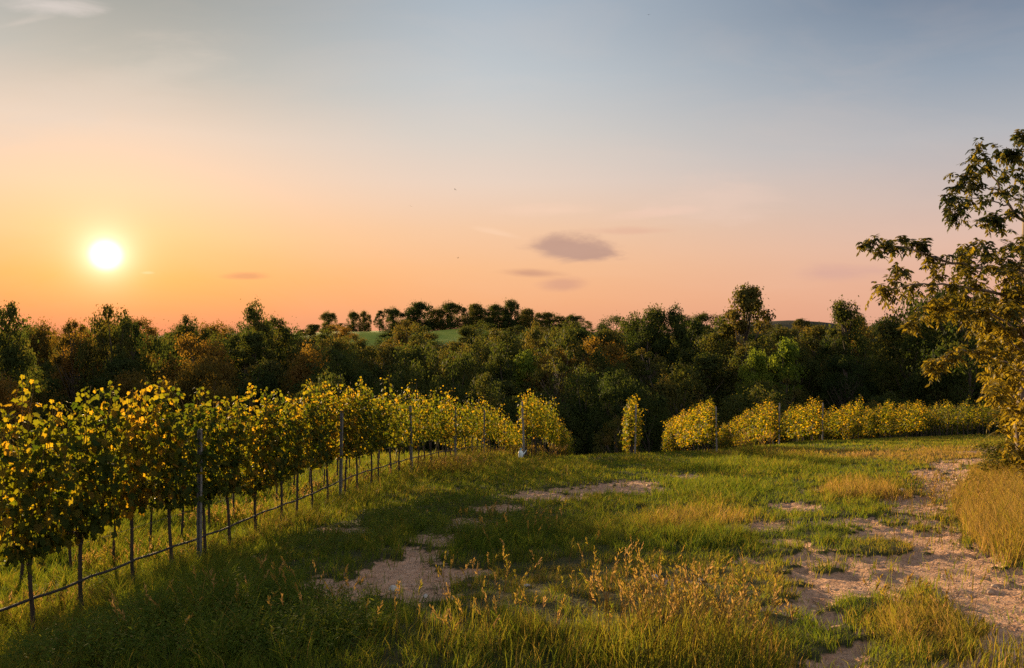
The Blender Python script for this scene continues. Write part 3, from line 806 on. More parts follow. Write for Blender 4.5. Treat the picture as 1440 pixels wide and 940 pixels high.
# individually recognisable trees on the skyline
SPECIAL = [('round3', 165, 432, 84, 'airy tree on the skyline just right of the sun, thin rounded top', 7),
           ('tall2', 188, 440, 92, 'slender airy tree beside the one right of the sun', 5),
           ('round3', -6, 428, 62, 'dark tree at the left edge with branches sticking above the skyline', 6),
           ('warm2', 108, 450, 88, 'thin pale brown tree left of the sun with loose upright branches', 6),
           ('round1', 372, 424, 118, 'round topped open tree standing highest on the left skyline', 9),
           ('round3', 271, 445, 112, 'small rounded tree on skyline between the sun and open tree', 6.0),
           ('tall2', 1042, 397, 98, 'tallest tree of the wood, dark with a layered pointed crown', 9.5),
           ('tall1', 1190, 424, 98, 'dark pointed tree between the tallest one and the right hand tree', 7),
           ('round2', 905, 431, 125, 'broad dark tree on the skyline left of the tallest tree', 10),
           ('round1', 962, 429, 120, 'dense dark tree on the skyline just left of the tallest tree', 9),
           ('bright', 1100, 476, 84, 'bright yellow green tree catching light in the right hand wood', 6.0),
           ('bright', 1062, 490, 80, 'smaller bright green tree left of the yellow green one', 4.5),
           ('bright', 745, 494, 88, 'fresh green rounded tree low in the middle of the wood', 7.0),
           ('bush1', 868, 590, 52, 'low dark bush between the tall row and the lone row', 3.4),
           ('bush2', 820, 531, 66, 'broad brownish bush tree right behind the tall vine row', 7.5),
           ('round3', 575, 452, 135, 'spreading dark tree in front of the green hill field', 9.0),
           ('tall1', 660, 460, 150, 'dark upright tree right of the pale gap in the hill field', 8.0),
           ('round1', 1285, 410, 80, 'dense dark tree rising behind the right hand tree branches', 9),
           ('round2', 1360, 400, 72, 'big dark tree directly behind the right hand tree', 10)]
for key, px, top, Y, lab, wd in SPECIAL:
    tree_px(key, px, top, Y, lab, 'trees of the wood', wd)
# trees on the ridge above the field
for key, px, top, lab, wd in [('ridge2', 462, 439, 'small open tree at the left end of the ridge line', 8),
        ('ridge2', 497, 438, 'leftmost of three small upright trees on the ridge above green field', 5.5), ('ridge1', 513, 439, 'middle one of three small upright trees on the ridge above green field', 5.5),
        ('tall1', 534, 437, 'slim pointed tree on the ridge above the green field', 4.8), ('ridge2', 552, 433, 'leafy tree left of the big dome shaped tree on the ridge', 8.5),
        ('ridge1', 590, 427, 'big dome shaped dark tree on the ridge', 13.5), ('ridge2', 634, 425, 'open crowned tree with light showing through, on the ridge', 11),
        ('ridge2', 616, 434, 'smaller tree squeezed right of the dome shaped tree on the ridge', 8),
        ('ridge1', 665, 429, 'dark tree right of the open crowned one on the ridge', 11), ('ridge1', 693, 430, 'wide dark tree left of the peaked one on the ridge', 11),
        ('ridge1', 720, 424, 'peaked dark tree at the top of the ridge', 9.5), ('ridge1', 745, 436, 'low rounded tree right of the peaked one on the ridge', 11), ('ridge1', 772, 441, 'low wide tree where the ridge runs down to the right', 13),
        ('ridge2', 806, 443, 'last small tree at the right end of the ridge', 9), ('bush1', 690, 447, 'low shrub beneath the ridge trees', 8)]:
    tree_px(key, px, top, 275, lab, 'trees along the ridge above the field', wd)
for px, top in [(480, 455), (560, 450), (578, 447), (607, 449), (622, 452), (650, 449), (678, 446), (706, 446), (733, 447), (758, 450), (790, 451), (820, 452)]:
    tree_px('bush2', px + 3, top, 277 + (px % 5), 'low bush filling a gap beneath the ridge trees', 'low bushes beneath the ridge trees', 7.5, name='bush', cat='bush')

KEYS = ['round1', 'round2', 'round3', 'tall1', 'tall2', 'airy1', 'bush1', 'bush2', 'round1', 'round3', 'bush2']
LAYERS = [(58, 560, 18, 4.6), (66, 538, 14, 6.2), (76, 512, 12, 7.2), (88, 492, 12, 7.6), (102, 478, 11, 8.2), (120, 466, 9, 8.8), (145, 458, 7, 9.6), (178, 466, 6, 10.5)]
GRPLAB = ['low bushy tree at the near edge of the wood behind the vines', 'dark leafy tree in the nearer half of the wood',
          'dark leafy tree in the farther half of the wood']
for li, (Y, ytop, jit, wd) in enumerate(LAYERS):
    x = -0.80 * Y - 4
    while x < 0.84 * Y:
        yy = Y + rng.normal(0, 3.0); px = 720 + F * x / yy
        sky = np.interp(px, SKX, SKY_)
        t = max(ytop + rng.normal(0, jit), sky + abs(rng.normal(4, 5)))
        if li == 7: t = sky + abs(rng.normal(5, 5))
        if li >= 3 and (500 < px < 550 or 598 < px < 652): t = max(t, 482)
        elif li == 7 and 400 < px < 800: t = 457 + rng.normal(0, 3)
        if px > 1000 and li < 3: t += 6
        if px > 930 and li <= 1: t += 18
        if li == 0 and 900 < px: x += wd * 0.8; continue
        key = KEYS[int(rng.integers(len(KEYS)))] if li > 1 else ['bush1', 'bush2', 'round3', 'round1'][int(rng.integers(4))]
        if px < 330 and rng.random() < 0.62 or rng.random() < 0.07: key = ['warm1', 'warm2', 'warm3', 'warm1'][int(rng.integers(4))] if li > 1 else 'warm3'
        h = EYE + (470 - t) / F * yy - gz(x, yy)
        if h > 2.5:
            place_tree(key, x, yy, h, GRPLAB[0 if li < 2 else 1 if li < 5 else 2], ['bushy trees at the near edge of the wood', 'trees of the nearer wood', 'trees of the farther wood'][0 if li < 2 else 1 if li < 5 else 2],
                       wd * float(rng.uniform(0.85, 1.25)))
        x += wd * float(rng.uniform(0.62, 0.9))

# ------------------------------------------------------------------ the tree at the right
def make_right_tree():
    r = np.random.default_rng(41)
    Yb = 12.6
    bx, by = (1452 - 720) / F * Yb, Yb
    base = np.array([bx, by, gz(bx, by)])
    def pt(px, py, dy=0.0):
        Y = by + dy
        return np.array([(px - 720) / F * Y, Y, EYE + (470 - py) / F * Y])
    tubes, clusters = [], []
    def limb(pts, r0, r1, n=14):
        pts = np.array(pts, float); k = np.linspace(0, 1, len(pts)); q = np.linspace(0, 1, n)
        # smooth interpolation with small wander
        from numpy.polynomial import polynomial as _p
        c = np.stack([np.interp(q, k, pts[:, i]) for i in range(3)], -1)
        for _ in range(2): c[1:-1] = 0.25 * c[:-2] + 0.5 * c[1:-1] + 0.25 * c[2:]
        c[1:-1] += r.normal(0, 0.012, (n - 2, 3))
        tubes.append((c, np.linspace(r0, r1, n)))
        return c
    trunk = limb([base + [0, 0, -0.3], pt(1432, 600), pt(1446, 520, 0.1), pt(1452, 420, 0.2), pt(1440, 320, 0.1), pt(1452, 250, 0.2), pt(1450, 190, 0.2)], 0.12, 0.03, 26)
    # branch tips seen against the sky
    def branch(start, via, tip, r0=0.02, nclu=3, spread=0.16):
        c = limb([start] + via + [tip], r0, 0.005)
        for i in range(nclu):
            f = 1 - i * 0.16
            p = c[int(f * (len(c) - 1))]
            clusters.append((p, 1.0 - 0.12 * i))
        return c
    tk = lambda i: trunk[i]
    main = limb([tk(14), pt(1395, 380, -0.2), pt(1330, 368, -0.5), pt(1290, 352, -0.6), pt(1240, 343, -0.7)], 0.035, 0.006, 18)
    for i in (17, 16, 15): clusters.append((main[i], 1.0))
    for px, py, dy in [(1268, 335, -.6), (1225, 335, -.7), (1240, 352, -.7), (1218, 345, -.7)]: clusters.append((pt(px, py, dy), 0.8))
    branch(main[11], [pt(1300, 345, -.5)], pt(1282, 338, -.5), 0.012, 3)
    clusters.append((pt(1296, 352, -.5), .8))
    lo = branch(tk(12), [pt(1380, 405, -.3), pt(1330, 400, -.6), pt(1290, 400, -.7)], pt(1246, 408, -.8), 0.03, 4)
    for px, py, dy in [(1258, 392, -.7), (1270, 383, -.7), (1276, 405, -.7), (1252, 415, -.8), (1240, 402, -.8), (1262, 376, -.7), (1310, 372, -.5), (1330, 362, -.5), (1318, 385, -.4), (1305, 362, -.5)]: clusters.append((pt(px, py, dy), 0.85))
    # upper crown
    up = limb([tk(17), pt(1425, 300, -.2), pt(1400, 258, -.3), pt(1378, 205, -.4)], 0.03, 0.006, 16)
    for px, py, dy in [(1376, 200, -.4), (1370, 215, -.4), (1384, 222, -.4), (1392, 232, -.3), (1366, 232, -.4), (1380, 240, -.4)]: clusters.append((pt(px, py, dy), 0.95))
    branch(up[9], [pt(1380, 265, -.4)], pt(1352, 250, -.5), 0.014, 2); clusters.append((pt(1362, 244, -.5), .9)); clusters.append((pt(1366, 258, -.5), .9)); clusters.append((pt(1346, 262, -.5), .8))
    branch(up[6], [pt(1395, 282, -.4)], pt(1342, 275, -.6), 0.014, 3); clusters.append((pt(1336, 290, -.6), .95)); clusters.append((pt(1350, 292, -.6), .95)); clusters.append((pt(1344, 306, -.6), .8)); clusters.append((pt(1330, 276, -.6), .8))
    branch(up[4], [pt(1400, 310, -.3)], pt(1392, 306, -.4), 0.014, 2); clusters.append((pt(1384, 315, -.4), .9)); clusters.append((pt(1402, 305, -.4), .9)); clusters.append((pt(1408, 318, -.4), .9))
    branch(tk(22), [pt(1430, 225, -.1)], pt(1415, 207, -.2), 0.014, 3); clusters.append((pt(1422, 215, -.2), .9)); clusters.append((pt(1408, 208, -.2), .9))
    branch(tk(24), [pt(1440, 195, 0)], pt(1436, 186, 0), 0.012, 3); clusters.append((pt(1446, 200, 0), .9)); clusters.append((pt(1434, 222, -.1), 1)); clusters.append((pt(1428, 240, -.1), 1)); clusters.append((pt(1440, 258, 0), 1)); clusters.append((pt(1418, 264, -.2), 1)); clusters.append((pt(1408, 245, -.3), .9))
    clusters.append((pt(1400, 270, -.3), .9)); clusters.append((pt(1432, 282, -.1), 1)); clusters.append((pt(1420, 296, -.1), 1))
    # middle and lower drooping masses
    br2 = branch(tk(10), [pt(1400, 440, -.3), pt(1350, 440, -.6)], pt(1320, 432, -.7), 0.025, 4)
    for px, py, dy in [(1312, 425, -.7), (1330, 418, -.6), (1300, 440, -.7), (1285, 450, -.7), (1276, 458, -.7), (1318, 440, -.7)]: clusters.append((pt(px, py, dy), .9))
    branch(tk(8), [pt(1390, 500, -.5), pt(1345, 490, -.8)], pt(1320, 512, -.9), 0.018, 4)
    for px, py, dy in [(1312, 518, -.9), (1326, 508, -.9), (1338, 500, -.8), (1308, 508, -.9)]: clusters.append((pt(px, py, dy), .8))
    for i in range(270):
        py = r.uniform(335, 690)
        left = np.interp(py, [335, 350, 380, 420, 460, 500, 540, 580, 620, 660, 690], [1385, 1352, 1345, 1350, 1358, 1372, 1388, 1404, 1412, 1412, 1416])
        px = left + (1530 - left) * r.random() ** 1.1
        clusters.append((pt(px, py, r.uniform(-1.1, 1.2)), r.uniform(0.8, 1.1)))
        if i % 5 == 0:
            s0 = trunk[int(np.clip(np.interp(py, [250, 690], [20, 2]) - 2, 1, 24))]
            limb([s0, s0 * 0.5 + clusters[-1][0] * 0.5 + [0, 0, -0.05], clusters[-1][0]], 0.016, 0.004, 7)
    for i in range(70):                                  # the side of the crown beyond the frame
        py = r.uniform(195, 480); p_ = pt(1452 + r.uniform(10, 30 + 0.42 * (py - 150)), py, r.uniform(-0.8, 0.9))
        clusters.append((p_, r.uniform(0.85, 1.1)))
        if i % 3 == 0:
            s0 = trunk[int(np.clip(np.interp(py, [200, 690], [23, 3]) - 2, 1, 24))]
            limb([s0, s0 * 0.5 + p_ * 0.5 + [0, 0, -0.04], p_], 0.016, 0.004, 7)
    P, A, N, S, Vv = [], [], [], [], []
    for c, k in clusters:
        # a spray of compound leaves: several rachises radiating and drooping, leaflets in pairs along each
        for j in range(int(r.integers(9, 14))):
            d = unit(r.normal(0, 1, 3) + np.array([0, 0, -0.15]))
            L = r.uniform(0.10, 0.19) * k
            nlf = 9
            f = np.repeat(np.linspace(0.25, 1.0, 5), 2)[:nlf]
            side = unit(np.cross(d, [0, 0, 1.0]) + 1e-3)
            ax = c + r.normal(0, 0.045, 3) * k + d * (f * L)[:, None] + np.array([0, 0, -1]) * (0.5 * L * f ** 2)[:, None]
            sg = np.where(np.arange(nlf) % 2 == 0, 1, -1)[:, None]
            a = unit(side * sg * 0.9 + d * 0.55 + np.array([0, 0, -0.45]) + r.normal(0, 0.2, (nlf, 3)))
            P.append(ax); A.append(a); N.append(unit(np.array([0, 0, 1.0]) + d * 0.3 + r.normal(0, 0.45, (nlf, 3))))
            S.append(r.uniform(0.055, 0.10, nlf) * (0.8 + 0.3 * k)); Vv.append(np.clip(r.normal(np.interp(c[2], [EYE - 1.2, EYE + 0.6, EYE + 1.6], [0.62, 0.40, 0.12]), 0.16) + r.normal(0, 0.08, nlf), 0, 1))  # silhouetted top and sunlit lower crown put into leaf colour: darker above, golden below
    root = empty('ash_tree', tuple(base))
    inv = -base
    tb = [(p + inv, q) for p, q in tubes]
    link('trunk', tubes_mesh('ash_trunk', tb, M['ash_bark'], 7), root)
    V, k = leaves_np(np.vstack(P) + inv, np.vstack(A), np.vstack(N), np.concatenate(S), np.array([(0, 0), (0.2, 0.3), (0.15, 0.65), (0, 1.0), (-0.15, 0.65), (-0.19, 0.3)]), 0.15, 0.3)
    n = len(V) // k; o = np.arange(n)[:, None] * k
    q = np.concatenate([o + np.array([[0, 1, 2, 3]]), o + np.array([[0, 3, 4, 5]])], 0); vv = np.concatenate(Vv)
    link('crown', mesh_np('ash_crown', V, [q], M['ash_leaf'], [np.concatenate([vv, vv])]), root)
    tag(root, 'golden lit tree at the right edge with leafy branches reaching over the sky', 'tree')
make_right_tree()
# shrub at its foot
x, y, z = on_ground(1425, 700)
place_tree('bush1', x + 0.5, y + 0.6, 1.0, 'small dark shrub in the dry grass at foot of the right tree', None, 1.5, 'shrub', 'shrub')

# ------------------------------------------------------------------ grass
def blades(X, Y, H, Wd, lean, var, name, segs=2, seed=0, droop=0.35):
    r = np.random.default_rng(seed)
    n = len(X); Z = ground(X, Y)
    a = r.normal(0, 1.1, n) + 2.6 * wnoise(X, Y, 1.1, 61) + 1.5 * wnoise(X, Y, 0.3, 62)
    dirv = np.stack([np.cos(a), np.sin(a), np.zeros(n)], -1)
    face = r.uniform(0, 2 * np.pi, n)
    side = np.stack([np.cos(face), np.sin(face), np.zeros(n)], -1)
    B = np.stack([X, Y, Z - 0.02], -1)
    ln = lean * r.uniform(0.3, 1.4, n)
    m = B + np.array([0, 0, 1.0]) * (H * 0.55)[:, None] + dirv * (H * ln * 0.3)[:, None]
    t = B + np.array([0, 0, 1.0]) * (H * (1 - droop * np.minimum(ln, 1.2) * 0.5))[:, None] + dirv * (H * ln)[:, None]
    w2 = (Wd * 0.5)[:, None] * side
    V = np.stack([B - w2, B + w2, m + w2 * 0.75, m - w2 * 0.75, t], 1).reshape(-1, 3)
    o = np.arange(n)[:, None] * 5
    q = o + np.array([[0, 1, 2, 3]]); tr = o + np.array([[3, 2, 4]])
    return V, q, tr, var

def scatter(ylo, yhi, dens):
    """random ground points in the wedge in front of the camera"""
    hw = 0.76; pad = 2.0
    n = int((hw * (yhi ** 2 - ylo ** 2) + 2 * pad * (yhi - ylo)) * dens)
    u = rng.random(n * 2); y = ylo + (yhi - ylo) * u
    y = y[rng.random(n * 2) < (hw * y + pad) / (hw * yhi + pad)][:n]
    return rng.uniform(-1, 1, len(y)) * (hw * y + pad), y

def fields(X, Y):
    Z = ground(X, Y); px, py = to_px(X, Y, Z)
    d = dirt_amount(X, Y, Z)
    H = np.full(len(X), 0.085); dry = np.full(len(X), 0.28); den = np.ones(len(X))
    n1 = wnoise(X, Y, 2.4, 31); n2 = wnoise(X, Y, 0.8, 32); n3 = wnoise(X, Y, 0.30, 33)
    # under and before the front row
    sd = (X - P1[0]) * perp[0] + (Y - P1[1]) * perp[1]        # distance to the left of row 1
    verge = sstep(-1.6, -0.4, sd)
    H += 0.10 * verge; dry += 0.06 * verge * (n1 > 0.1)
    lit = np.exp(-((sd + 0.35) / 0.45) ** 2); dry += 0.16 * lit; H += 0.05 * lit  # sunlit strip by the row, put into the colour; blades there also taller
    def patch(cx, cy, rx, ry): return np.clip(1.15 - np.hypot((px - cx) / rx, (py - cy) / ry), 0, 1)
    def add(cx, cy, rx, ry, dh=0.0, dd=0.0, dn=0.0):
        nonlocal H, dry, den
        p = np.minimum(patch(cx, cy, rx, ry) * 1.6, 1); H = H + dh * p; dry = dry + dd * p; den = den + dn * p
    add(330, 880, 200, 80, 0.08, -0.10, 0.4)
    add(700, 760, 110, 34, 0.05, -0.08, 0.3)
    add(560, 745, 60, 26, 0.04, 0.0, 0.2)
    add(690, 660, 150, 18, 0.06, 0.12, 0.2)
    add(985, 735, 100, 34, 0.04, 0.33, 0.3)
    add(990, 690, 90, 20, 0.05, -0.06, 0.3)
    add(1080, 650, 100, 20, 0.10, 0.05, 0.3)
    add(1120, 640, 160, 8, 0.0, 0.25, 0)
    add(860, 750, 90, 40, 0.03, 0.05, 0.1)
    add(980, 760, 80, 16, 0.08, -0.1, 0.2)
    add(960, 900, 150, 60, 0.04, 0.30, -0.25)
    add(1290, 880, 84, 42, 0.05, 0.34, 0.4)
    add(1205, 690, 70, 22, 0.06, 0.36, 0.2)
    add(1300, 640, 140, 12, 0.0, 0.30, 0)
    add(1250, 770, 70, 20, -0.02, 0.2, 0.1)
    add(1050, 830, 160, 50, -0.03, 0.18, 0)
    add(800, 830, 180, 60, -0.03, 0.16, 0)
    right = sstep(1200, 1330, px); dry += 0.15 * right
    H *= np.clip(1 + 0.35 * n2 + 0.25 * n1 + 0.6 * n3, 0.2, 2.3); dry += 0.12 * n1 + 0.08 * n2 + 0.06 * n3
    keep = ((1 - d) ** 1.5 + 0.06 * (n3 > 0.2)) * np.clip(0.72 + 0.25 * n2 + 0.35 * n3, 0.12, 1) * den
    inside_wood = Y > 52 + 0.3 * np.clip(X, 0, 40)
    keep = np.where(inside_wood, 0, keep)
    return H, np.clip(dry, 0, 1), keep, px, py

def build_grass():
    Vs, Q, T, VQ, VT, off = [], [], [], [], [], 0
    for (a, b, dens, wd, hmul) in [(2.3, 5.5, 4600, 0.0042, 1.0), (5.5, 9, 3000, 0.0055, 1.0), (9, 15, 1500, 0.0085, 1.0), (15, 24, 700, 0.014, 1.02), (24, 40, 240, 0.024, 1.05), (40, 64, 80, 0.045, 1.1)]:
        X, Y = scatter(a, b, dens)
        H, dry, keep, px, py = fields(X, Y)
        k = rng.random(len(X)) < keep
        X, Y, H, dry = X[k], Y[k], H[k], dry[k]
        n = len(X)
        H = H * rng.uniform(0.45, 1.35, n) * hmul
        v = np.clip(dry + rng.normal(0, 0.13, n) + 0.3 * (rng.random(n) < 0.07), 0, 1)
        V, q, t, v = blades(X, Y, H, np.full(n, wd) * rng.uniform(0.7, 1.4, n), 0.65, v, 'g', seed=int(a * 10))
        Vs.append(V); Q.append(q + off); T.append(t + off); VQ.append(v); VT.append(v); off += len(V)
    me = mesh_np('grass', np.vstack(Vs), [np.vstack(Q), np.vstack(T)], M['grass'], [np.concatenate(VQ), np.concatenate(VT)])
    print('grass blades', sum(len(v) for v in VQ))
    tag(link('grass', me), 'short rough grass over the slope between vines and track', 'grass', None, 'stuff')
build_grass()

def build_tall():
    """long dry grass on the right bank and along the front edge, with seed heads"""
    Vs, Q, T, VQ, VT, off = [], [], [], [], [], 0
    def addb(X, Y, H, W_, v, lean, seed):
        nonlocal off
        V, q, t, v = blades(X, Y, H, W_, lean, v, 'g', seed=seed)
        Vs.append(V); Q.append(q + off); T.append(t + off); VQ.append(v); VT.append(v); off += len(V)
    # right bank
    X, Y = scatter(6.5, 17, 1900)
    Z = ground(X, Y); px, py = to_px(X, Y, Z)
    edge = np.interp(py, [640, 660, 700, 740, 780, 810, 860], [1395, 1375, 1345, 1350, 1385, 1425, 1500])
    k = (px > edge + 18 * wnoise(X, Y, 0.8, 51)) & (py < 900) & (rng.random(len(X)) < 0.85)
    X, Y = X[k], Y[k]; n = len(X)
    ramp_ = np.clip((px[k] - edge[k]) / 60, 0, 1)
    addb(X, Y, rng.uniform(0.18, 0.62, n) * (0.45 + 0.55 * ramp_) * np.clip(1 + 0.35 * wnoise(X, Y, 0.6, 63), 0.4, 1.5), rng.uniform(0.003, 0.007, n), np.clip(0.76 + 0.10 * wnoise(X, Y, 0.7, 64) + rng.normal(0, 0.13, n), 0, 1), 0.6, 71)
    # tall tufts: (px, py, radius m, count, height, dryness)
    for i, (cx, cy, rad, cnt, h, dr) in enumerate([(950, 925, 0.55, 900, 0.32, 0.52), (1030, 935, 0.35, 420, 0.30, 0.58), (880, 930, 0.35, 420, 0.30, 0.48), (700, 930, 0.5, 300, 0.22, 0.55),
            (1055, 648, 0.6, 420, 0.85, 0.5), (1035, 655, 0.9, 500, 0.5, 0.38), (990, 660, 1.0, 500, 0.4, 0.3), (1085, 650, 0.7, 300, 0.5, 0.5),
            (1290, 880, 0.42, 1100, 0.15, 0.66), (1215, 697, 0.75, 900, 0.30, 0.80), (1185, 690, 0.4, 300, 0.32, 0.8), (985, 765, 0.6, 900, 0.22, 0.4),
            (640, 900, 0.5, 420, 0.26, 0.5), (760, 905, 0.4, 400, 0.26, 0.55), (720, 770, 0.7, 800, 0.2, 0.3), (750, 645, 1.0, 500, 0.38, 0.55), (890, 648, 0.8, 300, 0.4, 0.5), (1420, 935, 0.3, 400, 0.2, 0.6)]):
        x, y, z = on_ground(cx, cy)
        n = cnt
        rr = rad * np.sqrt(rng.random(n)); a = rng.uniform(0, 6.28, n)
        X = x + rr * np.cos(a); Y = y + rr * np.sin(a)
        fall = 1 - 0.5 * (rr / rad)
        addb(X, Y, h * rng.uniform(0.5, 1.2, n) * fall, rng.uniform(0.004, 0.007, n) * max(1, y / 7), np.clip(rng.normal(dr, 0.15, n), 0, 1), 0.4, 300 + i)
    me = mesh_np('tall_grass', np.vstack(Vs), [np.vstack(Q), np.vstack(T)], M['grass'], [np.concatenate(VQ), np.concatenate(VT)])
    tag(link('tall_grass', me), 'long dry golden grass on the bank and in tufts by the track', 'grass', None, 'stuff')
build_tall()

def build_stalks():
    """flowering stems with drooping seed heads, and the leafy weeds of the verge"""
    P, A, N, S, Vv = [], [], [], [], []
    tv, tq, off = [], [], 0
    r = np.random.default_rng(91)
    spots = []
    for cx, cy, rad, cnt, h in [(690, 850, 0.35, 16, 0.30), (650, 905, 0.30, 14, 0.26), (720, 905, 0.3, 12, 0.28), (950, 900, 0.55, 70, 0.42), (1010, 920, 0.4, 45, 0.38), (880, 905, 0.35, 35, 0.40), (960, 870, 0.5, 40, 0.36), (825, 830, 0.6, 10, 0.34), (760, 790, 0.7, 8, 0.3),
                               (590, 885, 0.4, 8, 0.25), (1390, 760, 1.0, 80, 0.62), (1420, 720, 1.4, 90, 0.6), (1300, 865, 0.35, 20, 0.26), (1060, 648, 0.6, 26, 0.95), (200, 800, 0.9, 110, 0.36), (80, 870, 0.5, 60, 0.32), (320, 740, 1.0, 90, 0.36), (470, 700, 1.2, 90, 0.4), (600, 670, 1.6, 90, 0.42), (750, 645, 1.5, 70, 0.45), (340, 860, 0.8, 46, 0.28), (700, 750, 0.8, 40, 0.26)]:
        x, y, z = on_ground(cx, cy)
        for _ in range(cnt):
            rr = rad * math.sqrt(r.random()); a = r.uniform(0, 6.28)
            spots.append((x + rr * math.cos(a), y + rr * math.sin(a), h * r.uniform(0.7, 1.2), y))
    for (x, y, h, dist) in spots:
        z = gz(x, y); a = r.uniform(0, 6.28); d = np.array([math.cos(a), math.sin(a), 0]); ln = r.uniform(0.1, 0.5) * h
        q = np.linspace(0, 1, 6)
        st = np.array([x, y, z - 0.02]) + np.outer(q, [0, 0, h]) + np.outer(q ** 2, d * ln)
        V, f, t = tube_np(st, np.full(6, 0.0013) * max(1, dist / 6), 3)
        tv.append(V); tq.append(f + off); off += len(V)
        m = 14; fr = np.linspace(0.72, 1.0, m)
        base = np.stack([np.interp(fr, q, st[:, i]) for i in range(3)], -1)
        ax = unit(st[-1] - st[-2])
        P.append(base); A.append(unit(ax + r.normal(0, 0.35, (m, 3)))); N.append(rand_dir(r, m))
        S.append(np.full(m, 0.028) * np.interp(fr, [0.72, 0.85, 1], [0.8, 1.2, 0.6]) * r.uniform(0.8, 1.2) * max(1, dist / 9)); Vv.append(np.clip(r.normal(0.80, 0.12) + r.normal(0, 0.05, m), 0, 1))
    V1, k = leaves_np(np.vstack(P), np.vstack(A), np.vstack(N), np.concatenate(S), np.array([(0, 0), (0.16, 0.4), (0, 1.0), (-0.16, 0.4)]), 0.1, 0.1)
    n = len(V1) // k
    q1 = ngon_faces(n, k)
    me = mesh_np('seed_grass', np.vstack([V1] + tv), [q1, np.vstack(tq) + len(V1)], M['grass'], [np.concatenate(Vv), np.full(sum(len(f) for f in tq), 0.78)])
    tag(link('seed_grass', me), 'thin flowering grass stems with pale drooping seed heads', 'grass', None, 'stuff')
    # weeds
    P, A, N, S, Vv = [], [], [], [], []
    for cx, cy, rad, cnt in [(330, 890, 0.85, 420), (200, 900, 0.7, 320), (430, 900, 0.5, 220), (90, 915, 0.5, 200), (300, 850, 0.7, 200), (560, 745, 0.5, 150), (700, 755, 0.8, 300), (640, 720, 1.0, 160), (480, 770, 0.6, 90), (150, 830, 0.8, 200), (330, 770, 0.9, 220), (450, 720, 1.0, 160), (790, 740, 0.8, 120), (520, 700, 1.2, 150)]:
        x, y, z = on_ground(cx, cy)
        for _ in range(int(cnt * 1.7)):
            rr = rad * math.sqrt(r.random()); a = r.uniform(0, 6.28)
            xx, yy = x + rr * math.cos(a), y + rr * math.sin(a); zz = gz(xx, yy)
            h = r.uniform(0.08, 0.24); m = int(r.integers(7, 13))
            fr = np.linspace(0.15, 1, m)
            ang = np.arange(m) * 2.4 + r.uniform(0, 6)
            o = np.stack([np.cos(ang), np.sin(ang), r.uniform(0.1, 1.3, m)], -1)
            P.append(np.array([xx, yy, zz]) + fr[:, None] * np.array([r.normal(0, .03), r.normal(0, .03), h]))
            A.append(unit(o)); N.append(unit(np.array([0, 0, 1.0]) - o * 0.4 + r.normal(0, .2, (m, 3))))
            S.append(r.uniform(0.022, 0.052, m) * (1.15 - 0.5 * fr)); Vv.append(np.clip(r.normal(0.32, 0.14) + r.normal(0, 0.05, m), 0, 1))
    V1, k = leaves_np(np.vstack(P), np.vstack(A), np.vstack(N), np.concatenate(S), np.array([(0, 0), (0.15, 0.35), (0.11, 0.7), (0, 1.0), (-0.11, 0.7), (-0.15, 0.35)]), 0.15, 0.35)
    me = mesh_np('weeds', V1, [ngon_faces(len(V1) // k, k)], M['grass'], [np.concatenate(Vv)])
    tag(link('weeds', me), 'low leafy green weeds in the shade of the front vine row', 'weeds', None, 'stuff')
build_stalks()

# ------------------------------------------------------------------ stones
def stone_mesh(name, seed, mat, sub=3):
    import bmesh
    bm = bmesh.new(); bmesh.ops.create_icosphere(bm, subdivisions=sub, radius=1)
    for v in bm.verts:
        n = noise.noise(v.co * 1.1 + Vector((seed, 3, 1))) * 0.35 + noise.noise(v.co * 2.7 + Vector((seed, 1, 5))) * 0.16
        v.co = v.co * (1 + n)
    me = bpy.data.meshes.new(name); bm.to_mesh(me); bm.free(); me.materials.append(mat)
    return me
for i, (px, py, s, lab) in enumerate([(554, 830, 0.030, 'white stone on the bare patch at lower left of the track'), (985, 816, 0.018, 'right one of two small pale stones in short grass'), (922, 813, 0.026, 'pale stone in the short grass above the tall seed heads'),
                                      (741, 825, 0.02, 'small pale stone among grass right of the bare patch'), (1268, 692, 0.06, 'pale flat stone at the edge of the track by dry tuft'), (598, 840, 0.02, 'small pale stone at right edge of the lower left bare patch')]):
    x, y, z = on_ground(px, py)
    o = link('stone', stone_mesh('stone', i * 3.7, M['stone'])); o.location = (x, y, z + s * 0.2); o.scale = (s * 1.3, s, s * 0.75); o.rotation_euler = (0.2, 0.1, i)
    tag(o, lab, 'stone', 'pale stones by the track')

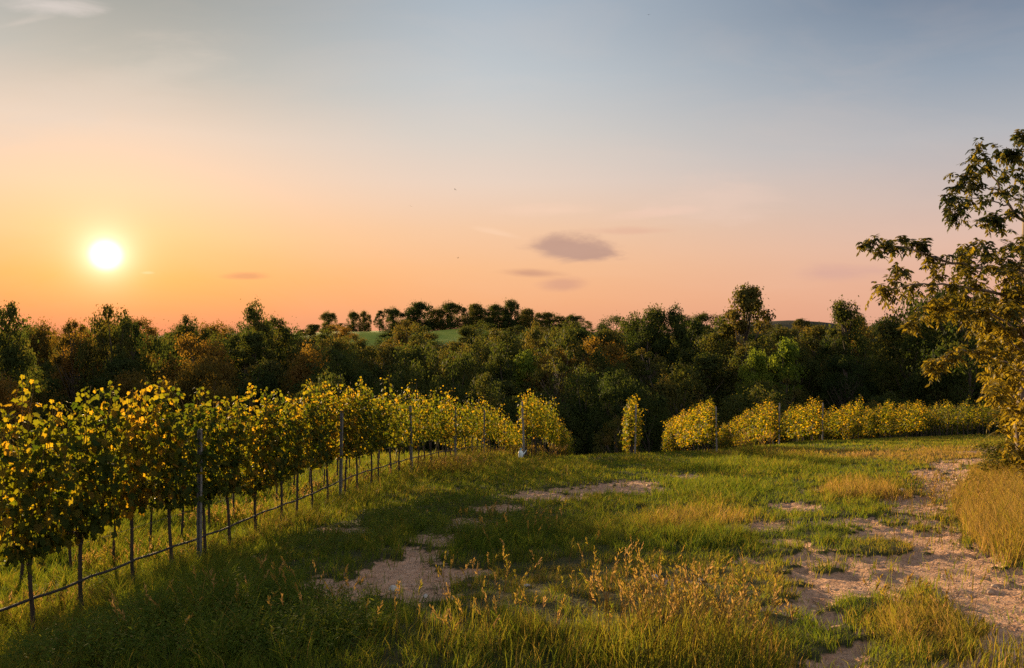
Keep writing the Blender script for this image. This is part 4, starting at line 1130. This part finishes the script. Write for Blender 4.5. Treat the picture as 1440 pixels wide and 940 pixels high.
def build_gravel():
    r = np.random.default_rng(5)
    ico = stone_mesh('tmp', 9.1, M['stone'], 1)
    bv = np.array([v.co[:] for v in ico.vertices]); bf = np.array([p.vertices[:] for p in ico.polygons])
    bpy.data.meshes.remove(ico)
    Xs, Ys = [], []
    for a, b, dens in ((2.6, 6, 1300), (6, 11, 550), (11, 20, 140), (20, 34, 20)):
        X, Y = scatter(a, b, dens); D = dirt_amount(X, Y, ground(X, Y))
        k = rng.random(len(X)) < D * np.clip(0.45 + 0.55 * wnoise(X, Y, 0.7, 77), 0.03, 1)
        Xs.append(X[k]); Ys.append(Y[k])
    X, Y = np.concatenate(Xs), np.concatenate(Ys); n = len(X)
    Z = ground(X, Y) - 0.045
    s = 0.003 + 0.009 * r.random(n) ** 4 + 0.02 * (r.random(n) < 0.008)
    s = s * np.maximum(1, Y / 9)
    a = r.uniform(0, 6.28, n); ca, sa = np.cos(a), np.sin(a)
    sc = s[:, None] * np.stack([r.uniform(.8, 1.5, n), r.uniform(.7, 1.2, n), r.uniform(.4, .8, n)], -1)
    W_ = bv[None] * sc[:, None, :]
    V = np.stack([W_[..., 0] * ca[:, None] - W_[..., 1] * sa[:, None] + X[:, None], W_[..., 0] * sa[:, None] + W_[..., 1] * ca[:, None] + Y[:, None], W_[..., 2] + (Z + s * 0.25)[:, None]], -1).reshape(-1, 3)
    f = (np.arange(n)[:, None, None] * len(bv) + bf[None]).reshape(-1, 3)
    print('gravel', n)
    tag(link('gravel', mesh_np('gravel', V, [f], M['gravel'])), 'loose pale gravel strewn over the bare earth of the track', 'gravel', None, 'stuff')
build_gravel()

# ------------------------------------------------------------------ distant birds
def bird_mesh():
    V = np.array([(0, 0.12, 0), (0.03, 0.02, 0.02), (0, -0.10, 0.0), (-0.03, 0.02, 0.02), (0, 0.02, -0.03), (0, -0.17, 0.005), (0.035, -0.165, 0.0), (-0.035, -0.165, 0.0),
                  (0.16, 0.04, 0.07), (0.15, -0.03, 0.065), (0.30, -0.05, 0.04), (-0.16, 0.04, 0.07), (-0.15, -0.03, 0.065), (-0.30, -0.05, 0.04), (0.025, -0.05, 0.015), (-0.025, -0.05, 0.015)])
    T = np.array([(0, 1, 3), (0, 4, 1), (0, 3, 4), (1, 2, 3), (1, 4, 2), (3, 2, 4), (2, 6, 7), (1, 8, 9), (1, 9, 14), (8, 10, 9), (3, 12, 11), (3, 15, 12), (11, 12, 13)])
    return mesh_np('bird', V, [T], M['bird'])
M['bird'] = plain_mat('dark_plumage', (0.02, 0.018, 0.016), (0.04, 0.035, 0.03), 0.8)
bm_ = bird_mesh()
for px, py, Y, rz, lab in [(578, 291, 80, 0.6, 'tiny dark bird high above the green field'), (640, 267, 85, 1.2, 'tiny dark bird right of and above the other central one'), (912, 21, 90, -0.7, 'tiny dark bird near the top of the sky'), (644, 363, 110, 2.0, 'tiny dark bird low over the ridge trees')]:
    o = link('bird', bm_); o.location = ((px - 720) / F * Y, Y, EYE + (470 - py) / F * Y); o.rotation_euler = (0.2, 0.3, rz)
    tag(o, lab, 'bird', 'birds in the evening sky')
